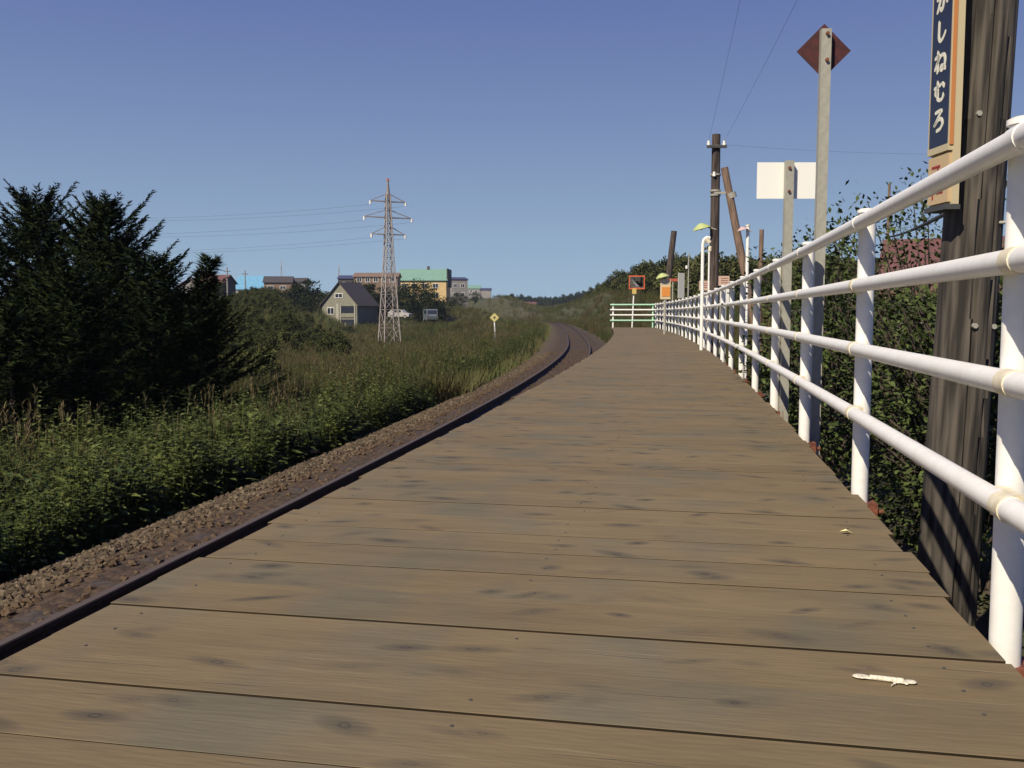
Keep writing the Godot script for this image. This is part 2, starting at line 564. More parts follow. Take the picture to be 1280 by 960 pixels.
# ------------------------------------------------------------------ railway
func make_track() -> void:
	# ballast bed: a swept shallow trapezium with a ragged toe
	var st := SurfaceTool.new()
	st.begin(Mesh.PRIMITIVE_TRIANGLES)
	var prof := [[-4.15, -1.60], [-3.65, -1.36], [-3.1, -1.17], [-2.6, -1.10], [-1.467, -1.085], [-0.5, -1.10], [0.1, -1.17], [0.6, -1.40]]
	var ds := []
	var d := -3.0
	while d < 240.0:
		ds.append(d)
		d += 0.12 if d < 14.0 else (0.3 if d < 40.0 else 1.0)
	for i in ds.size():
		for k in prof.size():
			var o: float = prof[k][0] + (nz.get_noise_2d(ds[i] * 3.0, k * 9.0) * 0.12 if k == 0 else 0.0)
			var p := along(ds[i], o, prof[k][1])
			p.y += nz2.get_noise_2d(p.x * 9.0, p.z * 9.0) * 0.03
			var kk := nz2.get_noise_2d(p.x * 2.0, p.z * 2.0) * 0.5 + 0.5
			var c := Color(0.125, 0.094, 0.058).lerp(Color(0.078, 0.059, 0.038), kk)
			if k >= 3 and k <= 5: c = Color(0.098, 0.064, 0.034).lerp(Color(0.060, 0.041, 0.024), kk)
			st.set_color(c)
			st.add_vertex(p)
	var np := prof.size()
	for i in ds.size() - 1:
		for k in np - 1:
			var q := i * np + k
			st.add_index(q); st.add_index(q + 1); st.add_index(q + np)
			st.add_index(q + 1); st.add_index(q + np + 1); st.add_index(q + np)
	st.generate_normals()
	var bm := mottled(Color(1.15, 1.08, 0.96), Color(0.40, 0.36, 0.31), 3.1, 0.95, 41, 12.0)
	bm.vertex_color_use_as_albedo = true
	setting("ballast_bed", st.commit(), bm)
	# loose stones on the shoulder and cess
	var rng := RandomNumberGenerator.new()
	rng.seed = 77
	var stone := MB.new()
	stone_shape(stone, rng)
	var xf := []
	var cols := []
	for i in 30000:
		var q := 2.5 + 40.0 * pow(rng.randf(), 1.5)
		var o := rng.randf_range(-4.15, -2.62)
		if rng.randf() < 0.25: o = rng.randf_range(-1.9, -0.2)
		elif rng.randf() < 0.2: o = rng.randf_range(-3.0, -2.1)
		var y := 0.0
		for k in np - 1:
			if o >= prof[k][0] and o <= prof[k + 1][0]:
				y = lerpf(prof[k][1], prof[k + 1][1], (o - prof[k][0]) / (prof[k + 1][0] - prof[k][0]))
		var dirty := smooth(-2.95, -2.5, o)
		if rng.randf() < dirty * 0.75: continue
		var s := rng.randf_range(0.016, 0.04)
		var bs := Basis.from_euler(Vector3(rng.randf() * TAU, rng.randf() * TAU, rng.randf() * TAU)).scaled(Vector3(s, s * rng.randf_range(0.6, 1.0), s))
		xf.append(Transform3D(bs, along(q, o, y + s * 0.25)))
		var t := rng.randf()
		var c := Color(0.066, 0.052, 0.035).lerp(Color(0.19, 0.15, 0.098), t * t)
		c = c.lerp(Color(0.105, 0.072, 0.045), clampf(dirty + rng.randf_range(-0.2, 0.45), 0, 1))
		cols.append(c)
	var bs_ := scatter("ballast_stones", stone.done(), M.stone, xf, cols)
	tag(bs_, "loose brownish grey ballast stones beside the rails", "ballast")
	# rails and sleepers
	var tr := thing("railway_track", "single railway track curving away beside the wooden platform", "railway track", along(2.0, -1.467, -1.1))
	var sec := [[-0.058, 0.0], [0.058, 0.0], [0.058, 0.012], [0.010, 0.026], [0.008, 0.10], [0.031, 0.116], [0.032, 0.143], [0.026, 0.150], [-0.026, 0.150], [-0.032, 0.143], [-0.031, 0.116], [-0.008, 0.10], [-0.010, 0.026], [-0.058, 0.012]]
	for off in [-2.0, -0.933]:
		var b := MB.new()
		var topm := MB.new()
		var last := []
		var dd := -3.0
		while dd < 235.0:
			var ring := []
			for s in sec: ring.append(along(dd, off + s[0], -1.1 + s[1]) - tr.position)
			if last.size() > 0:
				for k in sec.size():
					var k2 := (k + 1) % sec.size()
					var dir: Vector3 = ring[0] - last[0]
					var ev: Vector3 = ring[k2] - ring[k]
					var nn := dir.cross(ev).normalized()
					var cen: Vector3 = (ring[k] + ring[k2]) * 0.5
					var mid: Vector3 = (ring[4] + ring[11]) * 0.5
					if nn.dot(cen - mid) < 0.0: nn = -nn
					if k == 7: topm.quad(last[k], last[k2], ring[k2], ring[k], nn)
					else: b.quad(last[k], last[k2], ring[k2], ring[k], nn)
			last = ring
			dd += 0.7 if dd < 60.0 else 2.5
		var r := part("rail", b.done(), M.rail_side, tr)
		part("running_surface", topm.done(), M.rail_top, r)
	var sm := MB.new()
	sm.box(Vector3.ZERO, Vector3(2.1, 0.14, 0.2))
	var sleeper := sm.done()
	var sd := 1.0
	while sd < 150.0:
		var o := part("sleeper", sleeper, M.beam, tr, along(sd, -1.467, -1.165) - tr.position)
		o.rotation.y = -head(sd)
		sd += 0.66

func stone_shape(b: MB, rng: RandomNumberGenerator) -> void:
	var pts := []
	for p in [[0, 1, 0], [0, -1, 0], [1, 0, 0], [-1, 0, 0], [0, 0, 1], [0, 0, -1]]:
		pts.append(Vector3(p[0], p[1], p[2]) * rng.randf_range(0.75, 1.15) + Vector3(rng.randf(), rng.randf(), rng.randf()) * 0.3)
	for f in [[0, 2, 4], [0, 4, 3], [0, 3, 5], [0, 5, 2], [1, 2, 4], [1, 4, 3], [1, 3, 5], [1, 5, 2]]:
		var cen: Vector3 = (pts[f[0]] + pts[f[1]] + pts[f[2]]) / 3.0
		b.flat(pts[f[0]], pts[f[1]], pts[f[2]], cen)

# ------------------------------------------------------------------ platform
const DECK_W := 2.03
const DECK_END := 43.0

func plank_mesh(strip: int, flip: bool, width: float) -> ArrayMesh:
	var b := MB.new()
	var hw := DECK_W * 0.5
	var hz := width * 0.5
	var c := 0.0008
	var v0 := (strip + 0.02) / 10.0
	var v1 := (strip + 0.98) / 10.0
	var u0 := 0.0
	var u1 := 1.0
	if flip:
		u0 = 1.0; u1 = 0.0
	var up := Vector3.UP
	var t := 0.0
	b.quad(Vector3(-hw, t, -hz + c), Vector3(hw, t, -hz + c), Vector3(hw, t, hz - c), Vector3(-hw, t, hz - c), up, Vector2(u0, v0), Vector2(u1, v0), Vector2(u1, v1), Vector2(u0, v1))
	for s: float in [-1.0, 1.0]:
		var vv := v1 if s > 0.0 else v0
		b.quad(Vector3(-hw, t, s * (hz - c)), Vector3(hw, t, s * (hz - c)), Vector3(hw, t - c, s * hz), Vector3(-hw, t - c, s * hz), Vector3(0, 0.7, 0.7 * s), Vector2(u0, vv), Vector2(u1, vv), Vector2(u1, vv), Vector2(u0, vv))
		b.col = Color(0.16, 0.14, 0.13)      # grime in the joints
		b.quad(Vector3(-hw, t - c, s * hz), Vector3(hw, t - c, s * hz), Vector3(hw, t - 0.05, s * hz), Vector3(-hw, t - 0.05, s * hz), Vector3(0, 0, s), Vector2(u0, v0), Vector2(u1, v0), Vector2(u1, v1), Vector2(u0, v1))
		b.col = Color(1, 1, 1)
		b.quad(Vector3(s * hw, t, -hz + c), Vector3(s * hw, t, hz - c), Vector3(s * hw, t - 0.05, hz - c), Vector3(s * hw, t - 0.05, -hz + c), Vector3(s, 0, 0), Vector2(0, v0), Vector2(0.05, v0), Vector2(0.05, v1), Vector2(0, v1))
	b.quad(Vector3(-hw, t - 0.05, -hz), Vector3(hw, t - 0.05, -hz), Vector3(hw, t - 0.05, hz), Vector3(-hw, t - 0.05, hz), -up)
	return b.done()

func make_platform() -> void:
	var rng := RandomNumberGenerator.new()
	rng.seed = 9
	var pf := thing("wooden_platform", "long low platform decked with weathered brown planks beside the track", "platform", along(0.0, 1.05, -0.05))
	var variants := []
	for s in 10:
		variants.append(plank_mesh(s, false, 0.2155))
		variants.append(plank_mesh(s, true, 0.2155))
	var nm := MB.new()
	nm.tube([Vector3(0, -0.01, 0), Vector3(0, 0.0, 0), Vector3(0, 0.001, 0)], [0.004, 0.004, 0.003], 7)
	var nail_mesh := nm.done()
	var s := -2.225
	var k := 0
	while s < DECK_END:
		var mid := along(s, DECK_W * 0.5, 0.0)
		var o := part("plank", variants[(k * 7 + rng.randi_range(0, 5)) % 20], M.deck, pf, mid - pf.position)
		o.rotation.y = -head(maxf(s, 0.0))
		o.position.y += rng.randf_range(-0.0012, 0.0012)
		o.position += Vector3(cos(head(maxf(s, 0))), 0, sin(head(maxf(s, 0)))) * rng.randf_range(-0.012, 0.012)
		if s > 1.0 and s < 6.5:
			for jo in [0.12, 1.0, 1.9]:
				for e in [-0.055, 0.055]:
					if rng.randf() < 0.45: continue
					var nail := part("nail", nail_mesh, M.iron, o, Vector3(jo - DECK_W * 0.5 + rng.randf_range(-0.02, 0.02), 0.0006, e + rng.randf_range(-0.012, 0.012)))
					nail.rotation.y = rng.randf() * 3.0
		# every other joint stands open
		s += (0.2155 + (0.009 if k % 2 == 0 else 0.002)) * cos(head(maxf(s, 0)))
		k += 1
	for off in [0.12, 1.0, 1.9]:
		var pts := []
		var d := -2.4
		while d < DECK_END - 0.1:
			var d2 := minf(d + 3.0, DECK_END - 0.15)
			bar_part("joist", along(d, off, -0.13) - pf.position, along(d2, off, -0.13) - pf.position, 0.12, M.beam, pf, 0.14)
			d += 3.0
	var q := 0.5
	while q < DECK_END:
		for off in [0.12, 1.9]:
			bar_part("support_post", along(q, off, -1.5) - pf.position, along(q, off, -0.201) - pf.position, 0.13, M.beam, pf)
		q += 3.0

# ------------------------------------------------------------------ railing
const POST_R := 0.0325
const RAIL_R := 0.0255
var rail_heights := [0.325, 0.572, 0.812, 1.045]

func make_railing() -> void:
	var rl := thing("pipe_railing", "white four-bar pipe railing running the length of the platform edge", "railing", along(1.9, 2.06, -0.25))
	var ds := []
	var d := -1.06
	while d < DECK_END - 0.4:
		ds.append(d)
		d += 1.71
	ds.append(DECK_END - 0.1)
	var pb := MB.new()
	pb.tube([Vector3(0, -0.25, 0), Vector3(0, 1.10, 0)], [POST_R], 20)
	var post := pb.done()
	var cb := MB.new()
	cb.tube([Vector3(0, 1.101, 0), Vector3(0, 1.112, 0), Vector3(0, 1.117, 0)], [POST_R + 0.006, POST_R + 0.006, POST_R - 0.004], 20)
	var cap := cb.done()
	for i in ds.size():
		var base := along(ds[i], 2.068) - rl.position
		var p := part("post", post, M.white, rl, base)
		part("post_cap", cap, M.white, p)
		var turn := -head(maxf(ds[i], 0))
		var br := box_part("post_bracket", along(ds[i] + 0.0, 2.106, -0.12) - rl.position, Vector3(0.05, 0.14, 0.09), M.rust, rl, Basis.from_euler(Vector3(0, turn, 0)))
		for bz in [-0.03, 0.03]:
			tube_part("bolt", [Vector3(0.025, bz * 1.2, bz), Vector3(0.045, bz * 1.2, bz)], [0.012], M.rust, br, 6)
		if i < ds.size() - 1:
			for h in rail_heights:
				var a := along(ds[i] - 0.14, 2.068 - POST_R - RAIL_R - 0.004, h) - rl.position
				var b2 := along(ds[i + 1] - 0.14, 2.068 - POST_R - RAIL_R - 0.004, h) - rl.position
				tube_part("rail", [a, b2], [RAIL_R], M.white, rl, 16)
				# sleeve joint just short of the post, and the cream clip behind it
				var dir := (b2 - a).normalized()
				tube_part("joint_sleeve", [a - dir * 0.055, a + dir * 0.003], [RAIL_R + 0.0025], M.cream if h < 1.0 else M.white, rl, 16)
				var cpos := along(ds[i] - 0.075, 2.068 - POST_R - 0.012, h + 0.012) - rl.position
				box_part("clip", cpos, Vector3(0.055, 0.012, 0.10), M.cream, rl, Basis.from_euler(Vector3(0, turn, 0)))
	# barrier across the far end
	var eb := thing("end_barrier", "pale green and white pipe barrier across the far end of the platform", "barrier", along(DECK_END - 0.25, 1.05, 0.0))
	for q in [0.12, 1.93]:
		tube_part("post", [along(DECK_END - 0.25, q, 0) - eb.position, along(DECK_END - 0.25, q, 1.09) - eb.position], [POST_R + 0.004], M.white if q < 1.0 else M.mint, eb)
	for k in 4:
		var h: float = rail_heights[k]
		tube_part("rail", [along(DECK_END - 0.31, -0.02, h) - eb.position, along(DECK_END - 0.31, 2.12, h) - eb.position], [RAIL_R + 0.01], M.mint if k == 3 or k == 0 else M.white, eb)

# ------------------------------------------------------------------ hiragana drawn as brush strokes
func glyph(name_: String) -> Array:
	match name_:
		"hi": return [[[0.08, 0.20], [0.40, 0.16], [0.22, 0.42], [0.20, 0.70], [0.42, 0.90], [0.64, 0.72], [0.66, 0.40], [0.62, 0.18], [0.76, 0.42], [0.94, 0.56]]]
		"ga": return [[[0.08, 0.36], [0.48, 0.28], [0.60, 0.36], [0.56, 0.70], [0.46, 0.90], [0.34, 0.80]], [[0.36, 0.08], [0.28, 0.50], [0.10, 0.90]], [[0.70, 0.34], [0.84, 0.50], [0.90, 0.66]], [[0.72, 0.10], [0.80, 0.20]], [[0.86, 0.05], [0.94, 0.15]]]
		"shi": return [[[0.28, 0.08], [0.27, 0.45], [0.28, 0.75], [0.42, 0.92], [0.64, 0.84], [0.84, 0.62]]]
		"ne": return [[[0.26, 0.06], [0.26, 0.94]], [[0.06, 0.30], [0.38, 0.24], [0.20, 0.56], [0.06, 0.78]], [[0.22, 0.58], [0.48, 0.32], [0.74, 0.28], [0.86, 0.50], [0.80, 0.80], [0.62, 0.92], [0.50, 0.82], [0.64, 0.72], [0.92, 0.92]]]
		"mu": return [[[0.08, 0.32], [0.58, 0.26]], [[0.32, 0.08], [0.32, 0.52], [0.24, 0.64], [0.14, 0.54], [0.24, 0.44], [0.33, 0.58], [0.34, 0.80], [0.50, 0.90], [0.74, 0.88], [0.82, 0.70]], [[0.72, 0.22], [0.88, 0.38]]]
		"ro": return [[[0.24, 0.12], [0.70, 0.10], [0.44, 0.38], [0.14, 0.68], [0.42, 0.48], [0.70, 0.46], [0.82, 0.66], [0.68, 0.86], [0.38, 0.92]]]
	return []

func spline(pts: Array, steps := 6) -> Array:
	var out := []
	for i in pts.size() - 1:
		var p0 := Vector2(pts[maxi(i - 1, 0)][0], pts[maxi(i - 1, 0)][1])
		var p1 := Vector2(pts[i][0], pts[i][1])
		var p2 := Vector2(pts[i + 1][0], pts[i + 1][1])
		var p3 := Vector2(pts[mini(i + 2, pts.size() - 1)][0], pts[mini(i + 2, pts.size() - 1)][1])
		for s in steps: out.append(p1.cubic_interpolate(p2, p0, p3, float(s) / steps))
	out.append(Vector2(pts[-1][0], pts[-1][1]))
	return out

# raised strokes in the plane z = 0 facing +z, cell centred on the origin
func glyph_mesh(name_: String, w: float, h: float, pen: float) -> ArrayMesh:
	var b := MB.new()
	for stroke in glyph(name_):
		var pts := spline(stroke)
		var ribs := []
		for i in pts.size():
			var dir: Vector2 = (pts[mini(i + 1, pts.size() - 1)] - pts[maxi(i - 1, 0)])
			dir = Vector2(dir.x * w, dir.y * h).normalized()
			var p := Vector2((pts[i].x - 0.5) * w, (0.5 - pts[i].y) * h)
			var nn := Vector2(dir.y, dir.x) * pen * 0.5
			ribs.append([Vector3(p.x + nn.x, p.y + nn.y, 0.0025), Vector3(p.x - nn.x, p.y - nn.y, 0.0025)])
		for i in ribs.size() - 1:
			b.quad(ribs[i][0], ribs[i][1], ribs[i + 1][1], ribs[i + 1][0], Vector3(0, 0, 1))
			for s in 2:
				var lo0: Vector3 = ribs[i][s] - Vector3(0, 0, 0.0025)
				var lo1: Vector3 = ribs[i + 1][s] - Vector3(0, 0, 0.0025)
				b.quad(ribs[i][s], ribs[i + 1][s], lo1, lo0, (ribs[i][s] - ribs[i][1 - s]).normalized())
		for e in [pts[0], pts[-1]]:      # round ends
			var p := Vector3((e.x - 0.5) * w, (0.5 - e.y) * h, 0.0024)
			for k in 8:
				var a0 := TAU * k / 8.0
				var a1 := TAU * (k + 1) / 8.0
				b.flat(p, p + Vector3(cos(a0), sin(a0), 0) * pen * 0.5, p + Vector3(cos(a1), sin(a1), 0) * pen * 0.5, Vector3(0, 0, 1))
	return b.done()

func name_plate(label: String, at_: Vector3, turn: float, full: bool) -> Node3D:
	var nb := thing("station_sign", label, "sign", at_, turn, "vertical station signs")
	var cream := paint(srgb(0.52, 0.44, 0.27), 0.5)
	var orange := paint(srgb(0.50, 0.20, 0.06), 0.5)
	var navy := paint(srgb(0.018, 0.022, 0.045), 0.35)
	var white := paint(srgb(0.75, 0.73, 0.60), 0.5)
	# local axes: +z out of the face, x across, y up from the foot of the box
	box_part("case", Vector3(0, 0.59, -0.022), Vector3(0.20, 1.18, 0.034), cream, nb)
	box_part("edge_stripe", Vector3(0.0, 0.71, 0.0035), Vector3(0.206, 0.90, 0.017), orange, nb)
	box_part("name_panel", Vector3(0, 0.71, 0.0135), Vector3(0.176, 0.89, 0.003), navy, nb)
	box_part("panel_bar", Vector3(0, 0.252, 0.006), Vector3(0.196, 0.030, 0.022), cream, nb)
	var foot := box_part("notice_panel", Vector3(0, 0.118, 0.002), Vector3(0.19, 0.215, 0.018), paint(srgb(0.55, 0.40, 0.22), 0.5), nb)
	box_part("base_lip", Vector3(0, -0.012, -0.012), Vector3(0.20, 0.022, 0.07), M.iron, nb)
	for sx: float in [-1.0, 1.0]: box_part("panel_trim", Vector3(sx * 0.094, 0.71, 0.0125), Vector3(0.010, 0.89, 0.005), cream, nb)
	if full:
		var names := ["hi", "ga", "shi", "ne", "mu", "ro"]
		for i in 6:
			var g := part("letter", glyph_mesh(names[i], 0.112, 0.103, 0.0165), white, nb, Vector3(0, 1.045 - i * 0.1325, 0.015))
			g.name = "letter" if i == 0 else "letter_%03d" % i
		# the red printing on the small panel below
		var red := paint(srgb(0.32, 0.03, 0.03), 0.5)
		for r in [[-0.03, -0.035, 0.045, 0.012], [0.03, -0.02, 0.05, 0.012], [-0.045, -0.06, 0.012, 0.05], [0.0, -0.04, 0.012, 0.05], [0.045, -0.035, 0.012, 0.06], [0.025, -0.058, 0.04, 0.012], [-0.02, 0.06, 0.08, 0.012], [0.0, 0.035, 0.012, 0.05]]:
			box_part("printing", Vector3(r[0], r[1], 0.0095), Vector3(r[2], r[3], 0.002), red, foot)
	return nb

# ------------------------------------------------------------------ poles and signs on the right
func pole_mesh(h: float, r0: float, r1: float, seed_: int, cracks: Array) -> ArrayMesh:
	var b := MB.new()
	var n := FastNoiseLite.new()
	n.seed = seed_
	n.frequency = 1.0
	var sides := 72
	var rows := 40
	var grid := []
	for j in rows + 1:
		var row := []
		var y := h * j / rows
		var r := lerpf(r0, r1, float(j) / rows)
		for k in sides + 1:
			var a := TAU * (k % sides) / sides
			var rr := r * (1.0 + 0.02 * n.get_noise_3d(cos(a) * 1.5, y * 0.6, sin(a) * 1.5)) + 0.004 * n.get_noise_3d(cos(a) * 14.0, y * 0.35, sin(a) * 14.0)
			for c in cracks:
				var da := wrapf(a - c[0] - c[3] * n.get_noise_2d(y * 0.7, c[0] * 10.0), -PI, PI)
				if absf(da) < c[2] and y > c[4] and y < c[5]: rr -= c[1]
			row.append(Vector3(cos(a) * rr, y, sin(a) * rr))
		grid.append(row)
	for j in rows:
		for k in sides:
			var p0: Vector3 = grid[j][k]
			var p1: Vector3 = grid[j][k + 1]
			var p2: Vector3 = grid[j + 1][k + 1]
			var p3: Vector3 = grid[j + 1][k]
			var n0 := (p1 - p0).cross(p3 - p0).normalized()
			if n0.dot(Vector3(p0.x, 0, p0.z)) < 0.0: n0 = -n0
			b.quad(p0, p1, p2, p3, n0, Vector2(float(k) / sides, h * j / rows * 0.6), Vector2(float(k + 1) / sides, h * j / rows * 0.6), Vector2(float(k + 1) / sides, h * (j + 1) / rows * 0.6), Vector2(float(k) / sides, h * (j + 1) / rows * 0.6))
	for k in sides: b.flat(Vector3(0, h, 0), grid[rows][k], grid[rows][k + 1], Vector3.UP)
	return b.done()

func sag_wire(a: Vector3, b: Vector3, sag: float, r: float, label: String, group := "overhead wires") -> void:
	var pts := []
	for i in 25:
		var t := i / 24.0
		pts.append(a.lerp(b, t) - Vector3(0, sag * 4.0 * t * (1.0 - t), 0) - a)
	var m := MB.new()
	m.tube(pts, [r], 5, false)
	var o := top("overhead_wire", m.done(), M.wire)
	o.position = a
	tag(o, label, "wire", group)

func insulator(parent: Node3D, p: Vector3) -> void:
	tube_part("insulator", [p, p + Vector3(0, 0.03, 0), p + Vector3(0, 0.05, 0), p + Vector3(0, 0.10, 0)], [0.03, 0.05, 0.03, 0.035], M.white, parent, 8)

func make_right_things() -> void:
	# near pole, leaning a little
	var d1 := 4.35
	var p1 := at(1190, d1)
	var pole := thing("utility_pole", "thick cracked dark timber pole close behind the white railing", "pole", Vector3(p1.x - 0.03, -1.3, p1.z))
	pole.rotation.z = -0.035
	part("shaft", pole_mesh(7.2, 0.140, 0.098, 4, [[1.75, 0.02, 0.05, 0.10, -1.0, 9.0], [2.45, 0.012, 0.045, 0.12, 2.2, 9.0], [1.15, 0.010, 0.04, 0.15, -1.0, 3.2]]), M.pole, pole)
	tube_part("step_bolt", [Vector3(0.06, 2.42, 0.09), Vector3(0.14, 2.42, 0.17)], [0.008], M.steel, pole, 8)
	for q in [Vector3(-0.02, 1.95, 0.122), Vector3(0.08, 1.95, 0.095), Vector3(-0.06, 2.9, 0.1)]:
		tube_part("bolt_head", [q, q + Vector3(0, 0, 0.016)], [0.013], M.steel, pole, 6)
	bar_part("cross_arm", Vector3(-0.7, 6.7, 0.1), Vector3(0.7, 6.7, 0.1), 0.08, M.pole3, pole)
	for sx in [-0.6, 0.6]: insulator(pole, Vector3(sx, 6.74, 0.1))
	# the station sign on its platform side
	var sp := at(1176, 4.28, 1.4)
	name_plate("tall narrow navy station sign with white vertical lettering on the thick pole", Vector3(sp.x, high(256, 4.22), sp.z), -PI / 2 + 0.02, true)
	var bracket: MeshInstance3D
	for y in [2.75, 3.55]: bracket = box_part("sign_bracket", Vector3(-0.115, y, 0.0), Vector3(0.07, 0.03, 0.05), M.iron, pole)

	# diamond board
	var dd := 5.55
	var dp := at(1017, dd)
	var ds := thing("diamond_sign", "dark red diamond board on a tall pale steel post", "sign", Vector3(dp.x, -1.25, dp.z), -0.05)
	var dt := high(28, dd) + 1.25
	bar_part("post", Vector3(0, 0, 0), Vector3(0.012, dt - 0.04, 0), 0.058, M.steel, ds, 0.045)
	var b := MB.new()
	b.box(Vector3.ZERO, Vector3(0.222, 0.222, 0.004), Basis.from_euler(Vector3(0, 0, PI / 4)))
	var dia := part("board", b.done(), mottled(Color(0.075, 0.014, 0.013), Color(0.04, 0.010, 0.010), 6.0, 0.6, 51), ds, Vector3(0.012, dt - 0.155, -0.034))
	for y in [-0.065, 0.085]: tube_part("bolt", [Vector3(0.003, y, 0.05), Vector3(0.003, y, 0.072)], [0.011], M.rust, dia, 6)

	# white rectangular board
	var wd := 7.1
	var wp := at(979, wd)
	var ws := thing("white_sign", "blank white rectangular board on a short steel post", "sign", Vector3(wp.x, -1.25, wp.z), 0.0)
	var wt := high(201, wd) + 1.25
	bar_part("post", Vector3(0, 0, 0), Vector3(0.005, wt, 0), 0.062, M.steel, ws, 0.05)
	var board := box_part("board", Vector3(0.0, wt - 0.142, -0.037), Vector3(0.455, 0.272, 0.006), paint(Color(0.93, 0.93, 0.9), 0.5), ws)
	for y in [-0.09, 0.085]: tube_part("bolt", [Vector3(0, y, 0.06), Vector3(0, y, 0.075)], [0.012], M.rust, board, 6)

	# second utility pole with its leaning stay
	var d2 := 22.0
	var p2 := at(891, d2)
	var g2 := -0.8
	var top2 := high(168, d2)
	var pole2 := thing("utility_pole", "dark timber utility pole with a leaning stay pole clamped to it", "pole", Vector3(p2.x, g2, p2.z))
	var h2 := top2 - g2
	part("shaft", pole_mesh(h2, 0.125, 0.095, 14, [[1.6, 0.02, 0.06, 0.1, 0.0, 9.0]]), M.pole2, pole2)
	bar_part("cross_arm", Vector3(-0.24, h2 - 0.30, 0.13), Vector3(0.22, h2 - 0.30, 0.13), 0.06, M.iron, pole2)
	for sx in [-0.2, 0.16]: insulator(pole2, Vector3(sx, h2 - 0.27, 0.13))
	for y in [h2 - 0.30, h2 - 0.95, h2 - 1.32, h2 - 1.42]:
		tube_part("band", [Vector3(0, y, 0), Vector3(0, y + 0.04, 0)], [0.125], M.steel, pole2, 16)
	insulator(pole2, Vector3(-0.06, h2 - 0.98, 0.13))
	tube_part("stay_pole", [Vector3(1.05, 0.6, 0.25), Vector3(0.18, h2 - 0.78, 0.1)], [0.105, 0.085], M.pole3, pole2, 14)
	bar_part("clamp", Vector3(-0.05, h2 - 1.36, 0.1), Vector3(0.42, h2 - 1.36, 0.14), 0.05, M.steel, pole2)
	tube_part("clamp_band", [Vector3(0.33, h2 - 1.36, 0.12), Vector3(0.37, h2 - 1.48, 0.12)], [0.115], M.steel, pole2, 14)
	# platform lamp on that pole
	lamp(Vector3(p2.x - 0.14, high(286, d2) , p2.z + 0.1), -0.26, "yellow green lamp shade jutting from the dark pole above the railing")
	# white conduit post in front of it
	var cd := 17.4
	var cp := at(876.5, cd)
	var cpost := thing("conduit_post", "tall white pipe with a bent top rising beside the railing", "pipe", Vector3(cp.x, -0.25, cp.z))
	var ch := high(297, cd) + 0.25
	tube_part("pipe", [Vector3.ZERO, Vector3(0, ch - 0.12, 0), Vector3(0.02, ch - 0.04, 0), Vector3(0.07, ch, 0), Vector3(0.13, ch - 0.01, 0)], [0.032], M.white, cpost, 12)
	tube_part("mouth", [Vector3(0.06, ch - 0.01, 0.0), Vector3(0.12, ch - 0.10, 0)], [0.055, 0.045], M.cream, cpost, 10)
	var cp2 := at(884.5, 18.0)
	var cpost2 := thing("conduit_post", "thin white pipe next to the tall bent pipe", "pipe", Vector3(cp2.x, -0.9, cp2.z))
	var ch2 := high(309, 18.0) + 0.9
	tube_part("pipe", [Vector3.ZERO, Vector3(0, ch2, 0)], [0.018], M.white, cpost2, 10)
	tube_part("cap", [Vector3(0.01, ch2 - 0.08, 0), Vector3(0.02, ch2 + 0.02, 0)], [0.034], M.cream, cpost2, 8)
	# small white post and fitting beside the stay
	var sp3 := at(932, 19.0)
	var wpst := thing("short_white_post", "slim white post in front of the leaning stay pole", "post", Vector3(sp3.x, -0.9, sp3.z))
	tube_part("pipe", [Vector3.ZERO, Vector3(0, high(283, 19.0) + 0.9, 0)], [0.035], M.white, wpst, 10)
	tube_part("cap", [Vector3(0, high(283, 19.0) + 0.9, 0), Vector3(0, high(281, 19.0) + 0.9, 0)], [0.045], M.cream, wpst, 10)
	lamp(Vector3(sp3.x - 0.02, high(288, 19.0), sp3.z + 0.05), -0.14, "small pinkish lamp head on the slim white post", 0.5)
	var st := at(948, 26.0)
	var stump := thing("timber_post", "short brown timber post rising from the bushes", "post", Vector3(st.x, -0.7, st.z))
	tube_part("shaft", [Vector3.ZERO, Vector3(0.03, high(287, 26.0) + 0.7, 0)], [0.07, 0.06], M.pole3, stump, 10)
	# notice boards beyond the railing
	var lab := ["small pinkish notice board behind the tall bent pipe", "small pinkish notice board right of the dark utility pole"]
	for i in 2:
		var u: float = [879.0, 903.0][i]
		var nd := 19.5
		var np := at(u, nd)
		var nb := thing("notice_board", lab[i], "notice board", Vector3(np.x, -0.9, np.z), 0.1, "notice boards beyond the railing")
		var ty: float = high([351.0, 345.0][i], nd) + 0.9
		for sx in [-0.06, 0.06]: tube_part("leg", [Vector3(sx, 0, 0), Vector3(sx, ty, 0)], [0.014], M.steel, nb, 8)
		box_part("upper_board", Vector3(0, ty - 0.10, 0.025), Vector3(0.23, 0.20, 0.012), paint(srgb(0.62, 0.44, 0.34), 0.6), nb)
		box_part("lower_board", Vector3(0.02, ty - 0.42, 0.025), Vector3(0.19, 0.30, 0.012), M.white, nb)
		for k in 3: box_part("printing", Vector3(0.01, ty - 0.05 - k * 0.045, 0.033), Vector3(0.15, 0.012, 0.002), paint(srgb(0.25, 0.08, 0.06)), nb)
	# further along: lamp post with an orange and cream sign, a white board and a thin aerial pole
	var ld := 30.0
	var lp := at(831, ld)
	var post := thing("lamp_post", "grey post carrying a lamp behind the far railing", "lamp post", Vector3(lp.x, -0.8, lp.z - 0.06))
	tube_part("shaft", [Vector3.ZERO, Vector3(0, high(345, ld) + 0.8, 0)], [0.045], M.steel, post)
	lamp(Vector3(lp.x, high(346, ld), lp.z - 0.02), -0.14, "yellow green lamp shade above the orange panel")
	var pan := thing("orange_panel_sign", "cream framed orange panel fixed below the far lamp", "sign", Vector3(lp.x, high(374, ld), lp.z), 0.0)
	box_part("frame", Vector3(0, 0.32, -0.012), Vector3(0.33, 0.64, 0.02), paint(srgb(0.62, 0.50, 0.30), 0.5), pan)
